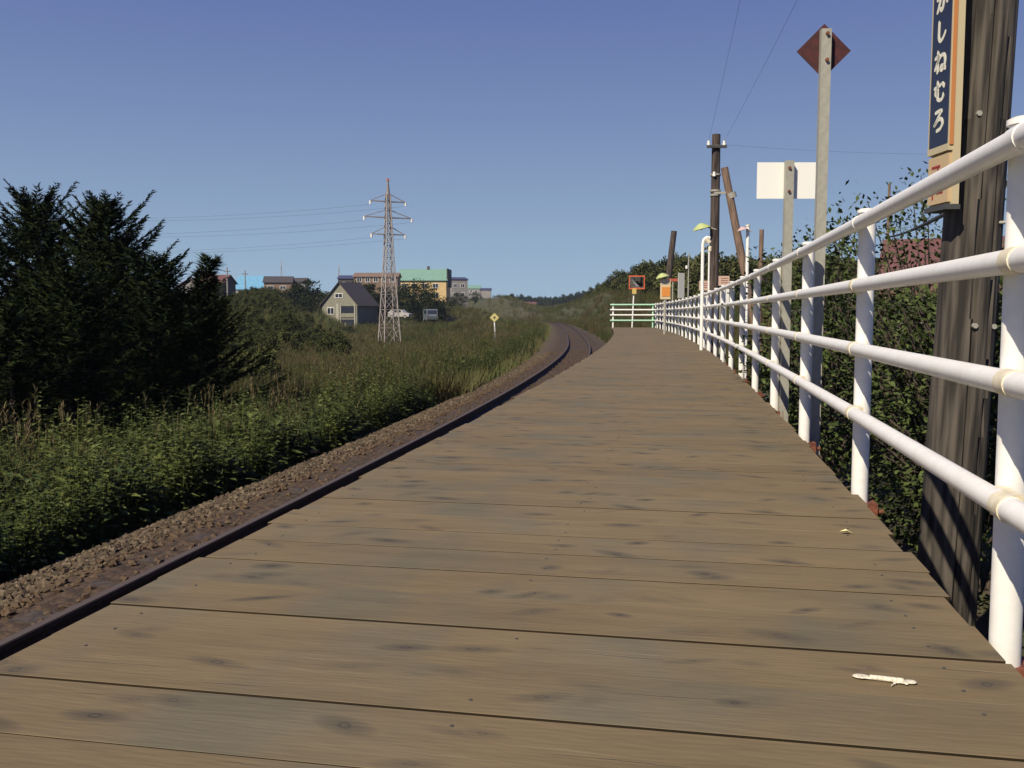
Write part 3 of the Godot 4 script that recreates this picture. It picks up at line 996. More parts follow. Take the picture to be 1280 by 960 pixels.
	box_part("panel", Vector3(0.02, 0.24, 0.004), Vector3(0.26, 0.30, 0.01), paint(srgb(0.66, 0.25, 0.05), 0.5), pan)
	box_part("header", Vector3(-0.02, 0.55, 0.004), Vector3(0.24, 0.12, 0.01), paint(srgb(0.55, 0.48, 0.40), 0.5), pan)
	var vb := at(850, 29.0)
	var vbt := thing("white_board", "upright pale board behind the far railing", "board", Vector3(vb.x, -0.8, vb.z), 0.5)
	for sx in [-0.07, 0.07]: bar_part("leg", Vector3(sx, 0, 0), Vector3(sx, 1.5, 0), 0.03, M.steel, vbt)
	box_part("board", Vector3(0, high(357, 29.0) + 0.8, 0.025), Vector3(0.24, 0.78, 0.02), paint(srgb(0.58, 0.58, 0.52), 0.6), vbt)
	var rb := at(840, 34.0)
	var rbt := thing("red_arrow_board", "narrow red board on a post behind the pale board", "board", Vector3(rb.x, -0.7, rb.z))
	bar_part("post", Vector3(0, 0, 0), Vector3(0, high(350, 34.0) + 0.7, 0), 0.04, M.steel, rbt)
	box_part("board", Vector3(0.02, high(350, 34.0) + 0.7, 0.03), Vector3(0.36, 0.10, 0.02), paint(srgb(0.45, 0.10, 0.06), 0.5), rbt)
	var tp := at(859.5, 31.0)
	var tpt := thing("aerial_pole", "thin grey pole with a small white fitting near the pale board", "pole", Vector3(tp.x, -0.8, tp.z))
	tube_part("shaft", [Vector3.ZERO, Vector3(0, high(316, 31.0) + 0.8, 0)], [0.028, 0.02], M.steel, tpt, 8)
	tube_part("fitting", [Vector3(-0.07, high(336, 31.0) + 0.8, 0.03), Vector3(-0.07, high(332, 31.0) + 0.8, 0.03)], [0.04], M.white, tpt, 8)
	var lp3 := at(839, 42.0)
	var lean := thing("utility_pole", "far dark timber pole leaning slightly above the wooded hill", "pole", Vector3(lp3.x - 0.45, -0.4, lp3.z))
	lean.rotation.z = -0.11
	tube_part("shaft", [Vector3.ZERO, Vector3(0, high(288, 42.0) + 0.4, 0)], [0.16, 0.13], M.pole2, lean, 12)
	# driver's mirror at the platform end
	var md := 44.6
	var mp := at(789, md)
	var mir := thing("mirror", "square orange framed mirror on a white post past the end barrier", "mirror", Vector3(mp.x, -1.1, mp.z), 0.0)
	var my := high(353, md) + 1.1
	tube_part("post", [Vector3.ZERO, Vector3(0.12, my - 0.3, 0)], [0.038, 0.034], M.white, mir)
	box_part("bracket_box", Vector3(0.12, my - 0.42, 0.05), Vector3(0.19, 0.26, 0.12), paint(srgb(0.62, 0.45, 0.13), 0.5), mir)
	var mg := MB.new()
	for iy in 8:
		for ix in 8:
			var q := []
			for e in [[0, 0], [1, 0], [1, 1], [0, 1]]:
				var fx: float = (ix + e[0]) / 8.0 - 0.5
				var fy: float = (iy + e[1]) / 8.0 - 0.5
				q.append(Vector3(fx * 0.66, fy * 0.54, 0.05 - (fx * fx + fy * fy) * 0.14))
			mg.quad(q[0], q[1], q[2], q[3], Vector3((q[0].x + q[2].x) * 0.2, (q[0].y + q[2].y) * 0.2, 1.0).normalized())
	part("mirror_face", mg.done(), paint(Color(0.75, 0.77, 0.8), 0.05, 1.0), mir, Vector3(0.24, my, 0.03)).rotation.x = 0.12
	var orange := paint(srgb(0.62, 0.13, 0.05), 0.45)
	for sy in [-1.0, 1.0]: box_part("frame", Vector3(0.24, my + sy * 0.295, 0.05), Vector3(0.76, 0.06, 0.08), orange, mir)
	for sx: float in [-1.0, 1.0]: box_part("frame", Vector3(0.24 + sx * 0.36, my, 0.05), Vector3(0.04, 0.53, 0.08), orange, mir)
	box_part("backing", Vector3(0.24, my, 0.0), Vector3(0.68, 0.55, 0.03), M.iron, mir)

	# wires
	var a1: Vector3 = pole.transform * Vector3(-0.6, 6.85, 0.1)
	var a2: Vector3 = pole.transform * Vector3(0.6, 6.85, 0.1)
	sag_wire(a1, Vector3(p2.x - 0.2, g2 + h2 - 0.17, p2.z + 0.13), 0.12, 0.002, "black wire from the thick pole to the outer insulator of the dark pole")
	sag_wire(a2, Vector3(p2.x + 0.16, g2 + h2 - 0.17, p2.z + 0.13), 0.12, 0.002, "black wire from the thick pole to the inner insulator of the dark pole")
	# aerial pole, cable to the near pole, a house behind the bushes
	var tp2 := at(1105, 14.0)
	var tv := thing("aerial_pole", "thin pole rising over the bushes near the red roof", "pole", Vector3(tp2.x, -0.8, tp2.z))
	tube_part("shaft", [Vector3.ZERO, Vector3(0, high(230, 14.0) + 0.8, 0)], [0.03, 0.02], M.pole3, tv, 8)
	sag_wire(Vector3(tp2.x, high(296, 14.0), tp2.z), pole.transform * Vector3(-0.1, 2.48, 0.0), 0.03, 0.012, "thick black cable slung from the thin pole to the thick pole")
	sag_wire(Vector3(p2.x + 0.1, g2 + h2 - 0.25, p2.z + 0.1), at(1500, 24.0, 5.0), 0.25, 0.002, "faint level wire leading right from the dark pole")

func lamp(p: Vector3, reach: float, label: String, size := 1.0) -> void:
	var l := thing("platform_lamp", label, "lamp", p, 0.0, "platform lamps")
	var s := signf(reach)
	tube_part("arm", [Vector3(-reach * 0.6, -0.03, 0), Vector3(reach * 0.3, 0.04, 0)], [0.018 * size], M.steel, l, 8)
	# an upturned shallow shade, flattened and tilted
	var prof := [[0.02, 0.10], [0.07, 0.085], [0.16, 0.03], [0.21, -0.02], [0.215, -0.035]]
	var b := MB.new()
	for i in prof.size() - 1:
		for k in 18:
			var a0 := TAU * k / 18.0
			var a1 := TAU * (k + 1) / 18.0
			var q := []
			for e in [[i, a0], [i, a1], [i + 1, a1], [i + 1, a0]]:
				q.append(Vector3(cos(e[1]) * prof[e[0]][0], prof[e[0]][1], sin(e[1]) * prof[e[0]][0]) * size)
			var nn := Vector3(cos((a0 + a1) * 0.5), 0.9, sin((a0 + a1) * 0.5)).normalized()
			b.quad(q[0], q[1], q[2], q[3], nn)
	var sh := part("shade", b.done(), M.lamp_green if size > 0.9 else paint(srgb(0.55, 0.38, 0.36), 0.5), l, Vector3(reach * 0.75, 0.02, 0))
	sh.rotation.z = -0.25 * s
	var bulb := SphereMesh.new()
	bulb.radius = 0.05 * size
	bulb.height = 0.11 * size
	part("bulb", bulb, paint(srgb(0.6, 0.6, 0.55), 0.2), sh, Vector3(0, -0.0, 0))

# ------------------------------------------------------------------ leaves
func crown_leaves(b: MB, rng: RandomNumberGenerator, centre: Vector3, size: Vector3, count: int, leaf: float, dark: Color, light: Color, centres := []) -> void:
	var clumps := maxi(6, count / 90)
	var per := count / clumps
	for k in clumps:
		var v := Vector3(rng.randfn(), rng.randfn(), rng.randfn()).normalized() * pow(rng.randf(), 0.4)
		var cp := centre + v * size
		var cr := size.length() * rng.randf_range(0.10, 0.22)
		centres.append(cp)
		for j in per:
			var w := Vector3(rng.randfn(), rng.randfn() * 0.7, rng.randfn()).limit_length(1.7) * cr * 0.55
			var p := cp + w
			var out := (p - centre).normalized()
			var dir := (out * 0.6 + Vector3(rng.randfn(), rng.randfn() * 0.6 - 0.1, rng.randfn()) * 0.6).normalized()
			var up := (Vector3.UP * 0.9 + Vector3(rng.randfn(), 0, rng.randfn()) * 0.5 + out * 0.4).normalized()
			b.col = dark.lerp(light, rng.randf())
			var l := leaf * rng.randf_range(0.7, 1.25)
			var s := dir.cross(up).normalized() * l * 0.28
			var u := s.cross(dir).normalized()
			if u.y < 0: u = -u
			b.tri(p - s * 0.3, p + dir * l * 0.5 + s, p + dir * l, u, u, u)
			b.tri(p - s * 0.3, p + dir * l, p + dir * l * 0.5 - s, u, u, u)

func shrub(called: String, label: String, category: String, p: Vector3, size: Vector3, leaves: int, leaf: float, seed_: int, dark: Color, light: Color, stems := 6, group := "") -> Node3D:
	var rng := RandomNumberGenerator.new()
	rng.seed = seed_
	var t := thing(called, label, category, p, 0.0, group)
	var b := MB.new()
	var tufts := []
	crown_leaves(b, rng, Vector3(0, size.y * 0.52, 0), Vector3(size.x * 0.5, size.y * 0.5, size.z * 0.5), leaves, leaf, dark, light, tufts)
	var w := MB.new()
	for q in tufts:      # a twig to every tuft of leaves
		var from := Vector3(q.x * 0.25, q.y * 0.55, q.z * 0.25)
		w.tube([from, from.lerp(q, 0.6) + Vector3(0, 0.05, 0), q + (q - from) * 0.12], [0.011, 0.008, 0.004], 4, false)
	for k in stems:
		var a := rng.randf() * TAU
		var top_ := Vector3(cos(a) * size.x * 0.4, size.y * rng.randf_range(0.65, 0.95), sin(a) * size.z * 0.4)
		var midp := Vector3(top_.x * 0.35, top_.y * 0.5, top_.z * 0.35)
		w.tube([Vector3(cos(a), 0, sin(a)) * 0.06, midp, top_], [0.022 * size.y * 0.5, 0.014 * size.y * 0.5, 0.006], 5)
		# leaves along the free shoot
		for j in 30:
			var q := midp.lerp(top_, rng.randf_range(0.3, 1.0))
			b.col = dark.lerp(light, rng.randf())
			var dr := Vector3(rng.randfn(), rng.randfn() * 0.4, rng.randfn()).normalized()
			b.leaf(q, dr, Vector3.UP, leaf * rng.randf_range(0.9, 1.4), leaf * 0.45, 0.1)
	part("stems", w.done(), M.bark, t)
	part("crown", b.done(), M.leaf, t)
	return t

func conifer(p: Vector3, h: float, r: float, seed_: int, label: String, lean := 0.0) -> Node3D:
	var rng := RandomNumberGenerator.new()
	rng.seed = seed_
	var t := thing("spruce_tree", label, "tree", p, 0.0, "dark spruces below the embankment")
	t.rotation.z = lean
	var w := MB.new()
	w.tube([Vector3.ZERO, Vector3(0.05, h * 0.5, 0.03), Vector3(0.0, h * 0.99, 0)], [h * 0.022, h * 0.013, 0.008], 8)
	part("trunk", w.done(), M.bark, t)
	var b := MB.new()
	var y := h * 0.03
	while y < h * 0.985:
		var f := y / h
		var len_ := r * pow(1.0 - f, 0.46) * rng.randf_range(0.6, 1.2) + 0.12
		var nb := 6 if f < 0.85 else 4
		var a0 := rng.randf() * TAU
		for k in nb:
			var a := a0 + TAU * k / nb + rng.randf_range(-0.3, 0.3)
			var l := len_ * rng.randf_range(0.6, 1.2)
			var rise := lerpf(0.0, 0.85, f) + rng.randf_range(-0.15, 0.2)
			var dir := Vector3(cos(a), rise, sin(a)).normalized()
			var base := Vector3(0, y, 0)
			var n := int(l / 0.04) + 3
			for j in n:
				var q := float(j) / n
				var pos := base + dir * l * q + Vector3(0, -0.20 * q + 0.34 * q * q, 0) * l * 0.8
				if q < 0.12: continue
				for s: float in [-1.0, 1.0]:
					var side := dir.cross(Vector3.UP).normalized() * s
					var td := (dir * 0.8 + side * rng.randf_range(0.35, 1.1) + Vector3(0, rng.randf_range(-0.35, 0.25), 0)).normalized()
					var tl := (0.07 + 0.17 * (1.0 - q)) * rng.randf_range(0.6, 1.3)
					b.col = Color(0.010, 0.015, 0.008).lerp(Color(0.033, 0.045, 0.019), rng.randf())
					for e in 3:
						var nd := (td + Vector3(rng.randfn(), rng.randfn(), rng.randfn()) * 0.25).normalized()
						var wv := nd.cross(Vector3(rng.randfn(), rng.randfn(), rng.randfn())).normalized() * 0.014
						var nn := (Vector3.UP + nd * 0.3 + Vector3(rng.randfn(), 0, rng.randfn()) * 0.4).normalized()
						var o := pos + td * tl * e * 0.25
						b.tri(o - wv, o + wv, o + nd * tl, nn, nn, nn)
		y += 0.085 + 0.09 * (1.0 - f)
	part("crown", b.done(), M.needle, t)
	return t

func tree(called: String, label: String, p: Vector3, h: float, w: float, seed_: int, dark: Color, light: Color, group := "") -> Node3D:
	var rng := RandomNumberGenerator.new()
	rng.seed = seed_
	var t := thing(called, label, "tree", p, 0.0, group)
	var tr := MB.new()
	tr.tube([Vector3.ZERO, Vector3(0.1, h * 0.35, 0), Vector3(0, h * 0.75, 0)], [h * 0.035, h * 0.024, h * 0.008], 7)
	for k in 6:
		var a := TAU * k / 6.0 + rng.randf()
		tr.tube([Vector3(0, h * rng.randf_range(0.22, 0.45), 0), Vector3(cos(a) * w * 0.35, h * rng.randf_range(0.5, 0.8), sin(a) * w * 0.35)], [h * 0.012, h * 0.004], 5)
	part("trunk", tr.done(), M.bark, t)
	var b := MB.new()
	crown_leaves(b, rng, Vector3(0, h * 0.56, 0), Vector3(w * 0.5, h * 0.45, w * 0.5), 5200, h * 0.055, dark, light)
	part("crown", b.done(), M.needle, t)
	return t

func tuft_mesh(rng: RandomNumberGenerator, blades: int, h: float, w: float, spread: float) -> ArrayMesh:
	var b := MB.new()
	for k in blades:
		var a := rng.randf() * TAU
		var tilt := rng.randf_range(0.05, 0.55)
		var d := Vector3(cos(a) * tilt, 1.0, sin(a) * tilt).normalized()
		var p := Vector3(cos(a + 1.0), 0, sin(a + 1.0)) * spread * rng.randf()
		var g := rng.randf_range(0.7, 1.2)
		b.col = Color(g, g, g)
		b.blade(p, d, h * rng.randf_range(0.55, 1.1), w, rng.randf_range(0.05, 0.45), Vector3(-sin(a), 0, cos(a)))
	return b.done()

func weed_mesh(rng: RandomNumberGenerator, stems: int, h: float, leaf: float) -> ArrayMesh:
	var b := MB.new()
	for k in stems:
		var a := rng.randf() * TAU
		var tilt := rng.randf_range(0.0, 0.4)
		var d := Vector3(cos(a) * tilt, 1, sin(a) * tilt).normalized()
		var base := Vector3(rng.randf_range(-1, 1), 0, rng.randf_range(-1, 1)) * 0.10
		var hh := h * rng.randf_range(0.6, 1.1)
		b.col = Color(0.8, 0.8, 0.7)
		b.blade(base, d, hh, 0.006, 0.0, Vector3(-sin(a), 0, cos(a)))
		var n := int(hh / 0.055)
		for j in n:
			var q := (j + 0.6) / n
			var aa := a + j * 2.4 + rng.randf_range(-0.3, 0.3)
			var ld := Vector3(cos(aa), rng.randf_range(-0.1, 0.55), sin(aa)).normalized()
			var g := rng.randf_range(0.65, 1.25)
			b.col = Color(g, g, g * 0.95)
			b.leaf(base + d * hh * q, ld, Vector3.UP, leaf * rng.randf_range(0.7, 1.2) * (1.15 - 0.5 * q), leaf * 0.5 * (1.15 - 0.5 * q), 0.12)
	return b.done()

func plume_mesh(rng: RandomNumberGenerator) -> ArrayMesh:
	var b := MB.new()
	for k in 5:
		var a := rng.randf() * TAU
		var tilt := rng.randf_range(0.03, 0.25)
		var d := Vector3(cos(a) * tilt, 1, sin(a) * tilt).normalized()
		var h := rng.randf_range(0.6, 1.05)
		var p := Vector3(rng.randf_range(-1, 1), 0, rng.randf_range(-1, 1)) * 0.12
		b.col = Color(0.9, 0.95, 0.7)
		b.blade(p, d, h, 0.007, 0.03, Vector3(-sin(a), 0, cos(a)))
		for j in 3:
			var a2 := rng.randf() * TAU
			b.blade(p + d * h * 0.2 * j, Vector3(cos(a2), 1.1, sin(a2)).normalized(), 0.4, 0.009, 0.5, Vector3(-sin(a2), 0, cos(a2)))
		b.col = Color(1.35, 1.1, 0.85)
		for j in 14:
			var q := d * h * (0.78 + 0.24 * j / 14.0)
			var a3 := rng.randf() * TAU
			b.blade(p + q, Vector3(cos(a3) * 0.6, 1, sin(a3) * 0.6).normalized(), 0.07, 0.010, 0.2, Vector3(-sin(a3), 0, cos(a3)))
	return b.done()

func plant_transform(rng: RandomNumberGenerator, p: Vector3, s: float) -> Transform3D:
	var bs := Basis(Vector3.UP, rng.randf() * TAU).scaled(Vector3(s, s * rng.randf_range(0.8, 1.2), s))
	return Transform3D(bs, p)

func make_vegetation() -> void:
	var rng := RandomNumberGenerator.new()
	rng.seed = 2024
	var weeds := [weed_mesh(rng, 6, 0.42, 0.11), weed_mesh(rng, 7, 0.55, 0.08), weed_mesh(rng, 5, 0.30, 0.16)]
	var tuft := tuft_mesh(rng, 26, 0.62, 0.009, 0.16)
	var coarse := tuft_mesh(rng, 22, 0.9, 0.03, 0.5)
	var plume := plume_mesh(rng)
	var wx := [[], [], []]
	var wc := [[], [], []]
	# leafy weeds thick along the cess
	for i in 11500:
		var d := 3.0 + 72.0 * pow(rng.randf(), 1.7)
		var o := -4.05 - 6.2 * pow(rng.randf(), 1.5) + nz.get_noise_2d(d * 2.0, 3.0) * 0.35
		var p := along(d, o)
		p.y = ground(p.x, p.z) - 0.03
		if o > -4.3: p.y = maxf(p.y, -1.5)
		var k := rng.randi_range(0, 2)
		var patch := nz2.get_noise_2d(p.x * 1.4, p.z * 1.4)
		wx[k].append(plant_transform(rng, p, rng.randf_range(0.7, 1.7) * (1.0 + patch * 0.7)))
		wc[k].append(Color(0.040, 0.060, 0.018).lerp(Color(0.125, 0.145, 0.042), clampf(pow(rng.randf(), 1.8) + patch * 0.5, 0, 1)))
	for k in 3:
		var o := scatter("weeds", weeds[k], M.leaf, wx[k], wc[k])
		tag(o, ["mid green leafy weeds along the ballast edge", "tall small leaved weeds along the ballast edge", "low broad leaved weeds along the ballast edge"][k], "weeds")
	# fine grass behind them
	var gx := []
	var gc := []
	for i in 14000:
		var d := 4.0 + 52.0 * pow(rng.randf(), 1.2)
		var o := -4.6 - 16.0 * rng.randf()
		if o > -7.5 and d < 18.0 and rng.randf() < 0.8: continue
		var p := along(d, o)
		p.y = ground(p.x, p.z) - 0.02
		var patch := nz2.get_noise_2d(p.x * 0.5, p.z * 0.5) * 0.5 + 0.5
		gx.append(plant_transform(rng, p, rng.randf_range(0.7, 1.25)))
		var c := Color(0.062, 0.088, 0.026).lerp(Color(0.125, 0.100, 0.046), clampf(patch * 1.6 - 0.45 + rng.randf() * 0.4, 0, 1))
		gc.append(c)
	tag(scatter("grass", tuft, M.leaf, gx, gc), "green and straw coloured grass on the bank left of the track", "grass")
	# coarse grass over the middle distance and the right verge
	var cx := []
	var cc := []
	for i in 30000:
		var d := 22.0 + 260.0 * pow(rng.randf(), 1.5)
		var u := rng.randf_range(180, 960)
		var p := at(u, d)
		var o := offset_of(p)
		if o > -3.75 and o < 0.7: continue
		if o >= 0.7 and o < 3.0 and d < 47.0: continue
		p.y = ground(p.x, p.z) - 0.05
		var patch := nz2.get_noise_2d(p.x * 0.25, p.z * 0.25) * 0.5 + 0.5
		var s := rng.randf_range(0.7, 1.15) * (0.9 + 0.35 * smooth(40, 160, d))
		cx.append(plant_transform(rng, p, s))
		var c := Color(0.070, 0.086, 0.028).lerp(Color(0.125, 0.088, 0.046), clampf(patch * 1.7 - 0.55 + rng.randf() * 0.4 - 0.2, 0, 1))
		cc.append(c)
	tag(scatter("meadow_grass", coarse, M.leaf, cx, cc), "rough brown and green meadow grass in the middle distance", "grass")
	# pale blades and dead stalks standing among the weeds
	var vx := []
	var vc := []
	for i in 1500:
		var d := 4.0 + 40.0 * pow(rng.randf(), 1.4)
		var p := along(d, -4.3 - 5.0 * rng.randf())
		if nz2.get_noise_2d(p.x * 0.9 + 30.0, p.z * 0.9) < 0.0: continue
		p.y = ground(p.x, p.z) - 0.02
		vx.append(plant_transform(rng, p, rng.randf_range(0.8, 1.4)))
		vc.append(Color(0.10, 0.125, 0.045) if rng.randf() < 0.6 else Color(0.20, 0.155, 0.09))
	tag(scatter("tall_grass", tuft_mesh(rng, 9, 0.75, 0.011, 0.10), M.leaf, vx, vc), "pale tall grass blades and dead stalks among the weeds", "grass")
	var px := []
	var pc := []
	for i in 2200:
		var d := 5.0 + 60.0 * rng.randf()
		var o := -4.9 - 16.0 * rng.randf()
		var p := along(d, o)
		if nz2.get_noise_2d(p.x * 0.7 + 90.0, p.z * 0.7) < -0.05: continue
		p.y = ground(p.x, p.z) - 0.02
		px.append(plant_transform(rng, p, rng.randf_range(0.8, 1.25)))
		pc.append(Color(0.085, 0.085, 0.04).lerp(Color(0.16, 0.12, 0.075), rng.randf()))
	tag(scatter("plume_grass", plume, M.leaf, px, pc), "tall brown seeding grasses standing above the weeds", "grass")

	# conifers
	var cl := ["tall dark spruce with a bushy top beside the slimmer spruce", "slim dark spruce with a pointed crown in the thick of the group", "dark spruce with drooping boughs at the outer end of the group", "low dark spruce spreading out towards the hillside", "broad low spruce in front of the taller ones", "young leaning spruce with one bare pointed shoot", "squat spruce at the foot of the hillside scrub", "squat spruce standing among the tall seeding grasses"]
	var cs := [[58, 20.0, 250, 2.5, 0.02], [122, 19.0, 258, 2.3, -0.05], [-35, 18.0, 283, 2.4, 0.0], [182, 18.5, 332, 2.1, -0.05], [85, 16.0, 345, 2.3, 0.0], [212, 19.5, 318, 0.42, -0.22], [248, 19.0, 375, 1.9, 0.0], [10, 14.5, 400, 2.0, 0.0]]
	for i in cs.size():
		var c: Array = cs[i]
		var p := at(c[0], c[1])
		p.y = ground(p.x, p.z) - 0.1
		conifer(p, high(c[2], c[1]) - p.y, c[3], 300 + i, cl[i], c[4])

	# bushes behind the railing
	var dk := Color(0.018, 0.028, 0.010)
	var lt := Color(0.095, 0.125, 0.040)
	var spots := [[2.6, 4.1, 1.7, 2.0, "dense green bush standing out past the near end of the railing"], [3.8, 4.25, 2.0, 2.0, "dense green bush directly behind the thick pole"], [5.0, 3.8, 2.1, 2.0, "leafy bush just past the thick pole"], [6.6, 3.2, 2.2, 1.9, "leafy bush behind the post of the diamond board"], [8.3, 3.3, 2.9, 2.2, "bush topped with thin shoots behind the white board"], [10.4, 2.85, 2.6, 2.0, "bush pushing through the railing past the white board"], [12.4, 3.3, 2.9, 2.3, "rounded bush further along the railing"], [15.0, 3.6, 2.3, 2.4, "bush in front of the dark utility pole"], [6.0, 5.0, 2.1, 2.8, "tall bush in the second row near the diamond board"], [9.5, 5.2, 2.55, 3.0, "tall bush in the second row below the thin aerial pole"], [14.0, 5.6, 2.9, 3.4, "spreading bush in the second row towards the dark pole"], [4.0, 5.2, 1.95, 2.6, "tall bush hidden beyond the thick pole"]]
	for i in spots.size():
		var s: Array = spots[i]
		var p := along(s[0], s[1] + 0.12)
		p.y = -1.15
		shrub("bush", s[4], "bush", p, Vector3(s[3], s[2], s[3]), 10000 if s[0] < 9 else 6000, 0.05 if s[0] < 9 else 0.065, 500 + i, dk, lt, 9, "bushes behind the railing")

	# trees about the house and the estate
	var td := Color(0.016, 0.022, 0.010)
	var tl := Color(0.048, 0.060, 0.024)
	var trees := [[385, 172, 352, 405, 7.5, "dark tree on the far side of the gabled house"], [372, 160, 360, 405, 6.5, "dark round tree uphill of the gabled house"], [455, 185, 352, 400, 6.0, "dark tree behind the roof of the gabled house"], [527, 170, 352, 398, 9.0, "large dark tree in front of the green roofed building"], [548, 165, 366, 396, 6.0, "smaller dark tree beside the large dark tree"], [509, 176, 362, 398, 5.0, "dark tree behind the pylon's outer leg"], [408, 140, 405, 425, 4.0, "low dark bushy tree before the gabled house"], [430, 138, 408, 426, 3.6, "low round tree under the windows of the gabled house"], [272, 190, 352, 380, 5.0, "dark tree beside the brown roofed house"], [462, 196, 357, 402, 5.5, "dark tree below the tan terrace on the near side of the pylon"], [482, 200, 358, 402, 5.0, "dark tree below the tan terrace right behind the pylon"], [573, 225, 367, 388, 5.0, "rounded dark tree under the navy roofed block"], [594, 300, 366, 378, 5.0, "small far tree in front of the tiny cottage"], [340, 175, 358, 372, 4.0, "small tree at the top of the grassy slope"]]
	for i in trees.size():
		var s: Array = trees[i]
		var p := at(s[0], s[1])
		p.y = minf(ground(p.x, p.z), high(s[3], s[1]))
		tree("leafy_tree", s[5], p, high(s[2], s[1]) - p.y, s[4], 700 + i, td, tl, "dark trees around the houses")

	# scrub on the left hillside and woods on the hills: masses
	var bb := MB.new()
	crown_leaves(bb, rng, Vector3(0, 0.5, 0), Vector3(0.55, 0.45, 0.55), 1500, 0.075, Color(0.6, 0.6, 0.6), Color(1.3, 1.3, 1.2))
	var bush := bb.done()
	var sx := []
	var sc := []
	for i in 2600:
		var d := 24.0 + 140.0 * rng.randf()
		var u := rng.randf_range(120, 430)
		if d < 60 and u > 330: continue
		var p := at(u, d)
		if nz2.get_noise_2d(p.x * 0.3, p.z * 0.3) < -0.12: continue
		if offset_of(p) > -12.0: continue
		if d > 95 and u > 385: continue
		p.y = ground(p.x, p.z) - 0.15
		sx.append(plant_transform(rng, p, rng.randf_range(0.8, 2.0)))
		sc.append(Color(0.046, 0.056, 0.020).lerp(Color(0.100, 0.108, 0.040), rng.randf()))
	tag(scatter("hillside_scrub", bush, M.needle, sx, sc), "low green scrub covering the hillside below the houses", "scrub")
	var hx := []
	var hc := []
	for i in 2600:
		var d := 75.0 + 150.0 * rng.randf()
		var u := rng.randf_range(715, 1400)
		var p := at(u, d)
		if offset_of(p) < 9.0: continue
		var edge := 715.0 + (230.0 - d) * 0.12
		if u < edge + 20.0 * rng.randf(): continue
		p.y = ground(p.x, p.z) - 0.3
		var want := lerpf(2.0, 4.6, smooth(720, 800, u))
		hx.append(plant_transform(rng, p, rng.randf_range(0.6, 1.0) * want))
		hc.append(Color(0.050, 0.060, 0.022).lerp(Color(0.115, 0.120, 0.045), rng.randf()))
	tag(scatter("hill_wood", bush, M.needle, hx, hc), "dense dark wood covering the hill beyond the platform end", "woodland")
	var rx := []
	var rc := []
	for i in 1800:
		var d := 450.0 + 350.0 * rng.randf()
		var u := rng.randf_range(632, 900)
		var p := at(u, d)
		p.y = ground(p.x, p.z) - 0.5
		rx.append(plant_transform(rng, p, rng.randf_range(3.0, 5.5)))
		rc.append(Color(0.030, 0.040, 0.022).lerp(Color(0.05, 0.06, 0.03), rng.randf()))
	tag(scatter("ridge_wood", bush, M.needle, rx, rc), "far wooded ridge on the skyline above the track", "woodland")

# ------------------------------------------------------------------ buildings
# a gabled block: local +z front, ridge along z (front gable) or x; origin at the middle of the base
func house(called: String, label: String, p: Vector3, turn: float, w: float, l: float, eave: float, ridge: float, along_x: bool, wall_m: Material, roof_m: Material, front: Array, side: Array = [], over := 0.35, group := "houses on the hill") -> Node3D:
	var t := thing(called, label, "house", p, turn, group)
	var b := MB.new()
	var hw := w * 0.5
	var hl := l * 0.5
	b.box(Vector3(0, eave * 0.5 - 3.0, 0), Vector3(w, eave + 6.0, l))
	for s: float in [-1.0, 1.0]:
		if along_x: b.flat(Vector3(s * hw, eave, -hl), Vector3(s * hw, eave, hl), Vector3(s * hw, ridge, 0), Vector3(s, 0, 0))
		else: b.flat(Vector3(-hw, eave, s * hl), Vector3(hw, eave, s * hl), Vector3(0, ridge, s * hl), Vector3(0, 0, s))
	part("wall", b.done(), wall_m, t)
	for s: float in [-1.0, 1.0]:
		var r := MB.new()
		var slope_run := hl if along_x else hw
		var drop := (ridge - eave) / slope_run * over
		var th := Vector3(0, 0.16, 0)
		var a: Vector3
		var c: Vector3
		var e: Vector3
		var f: Vector3
		if along_x:
			a = Vector3(-hw - over, ridge, 0.0); c = Vector3(hw + over, ridge, 0.0)
			e = Vector3(hw + over, eave - drop, s * (hl + over)); f = Vector3(-hw - over, eave - drop, s * (hl + over))
		else:
			a = Vector3(0, ridge, -hl - over); c = Vector3(0, ridge, hl + over)
			e = Vector3(s * (hw + over), eave - drop, hl + over); f = Vector3(s * (hw + over), eave - drop, -hl - over)
		var g := Vector3(0, 0.02, 0)
		var nn := (c - a).cross(e - a).normalized()
		if nn.y < 0: nn = -nn
		r.quad(a + th, c + th, e + th, f + th, nn)
		r.quad(a + g, c + g, e + g, f + g, -nn)
		r.quad(f + g, e + g, e + th, f + th, Vector3(e.x + f.x, 0, e.z + f.z).normalized() if along_x else Vector3(s, 0, 0))
		r.quad(c + g, e + g, e + th, c + th, (c - a).normalized())
		r.quad(a + g, f + g, f + th, a + th, (a - c).normalized())
		part("roof", r.done(), roof_m, t)
	for q in front: window(t, Vector3(q[0], q[1], hl), Vector2(q[2], q[3]), 0.0)
	for q in side: window(t, Vector3(hw, q[1], q[0]), Vector2(q[2], q[3]), PI / 2)
	return t

func window(t: Node3D, p: Vector3, s: Vector2, turn: float) -> void:
	var bs := Basis.from_euler(Vector3(0, turn, 0))
	var fr := part("window", null, M.white, t, p + bs * Vector3(0, 0, 0.03))
	fr.rotation.y = turn
	var b := MB.new()
	var k := 0.09
	b.box(Vector3(0, s.y * 0.5, 0), Vector3(s.x + k, k, 0.10))
	b.box(Vector3(0, -s.y * 0.5, 0), Vector3(s.x + k, k, 0.12))
	b.box(Vector3(-s.x * 0.5, 0, 0), Vector3(k, s.y - k, 0.10))
	b.box(Vector3(s.x * 0.5, 0, 0), Vector3(k, s.y - k, 0.10))
	b.box(Vector3(0, 0, 0), Vector3(k * 0.7, s.y - k, 0.07))
	fr.mesh = b.done()
	var g := MB.new()
	g.box(Vector3(0, 0, -0.005), Vector3(s.x - k, s.y - k, 0.03))
	part("pane", g.done(), M.glass, fr)

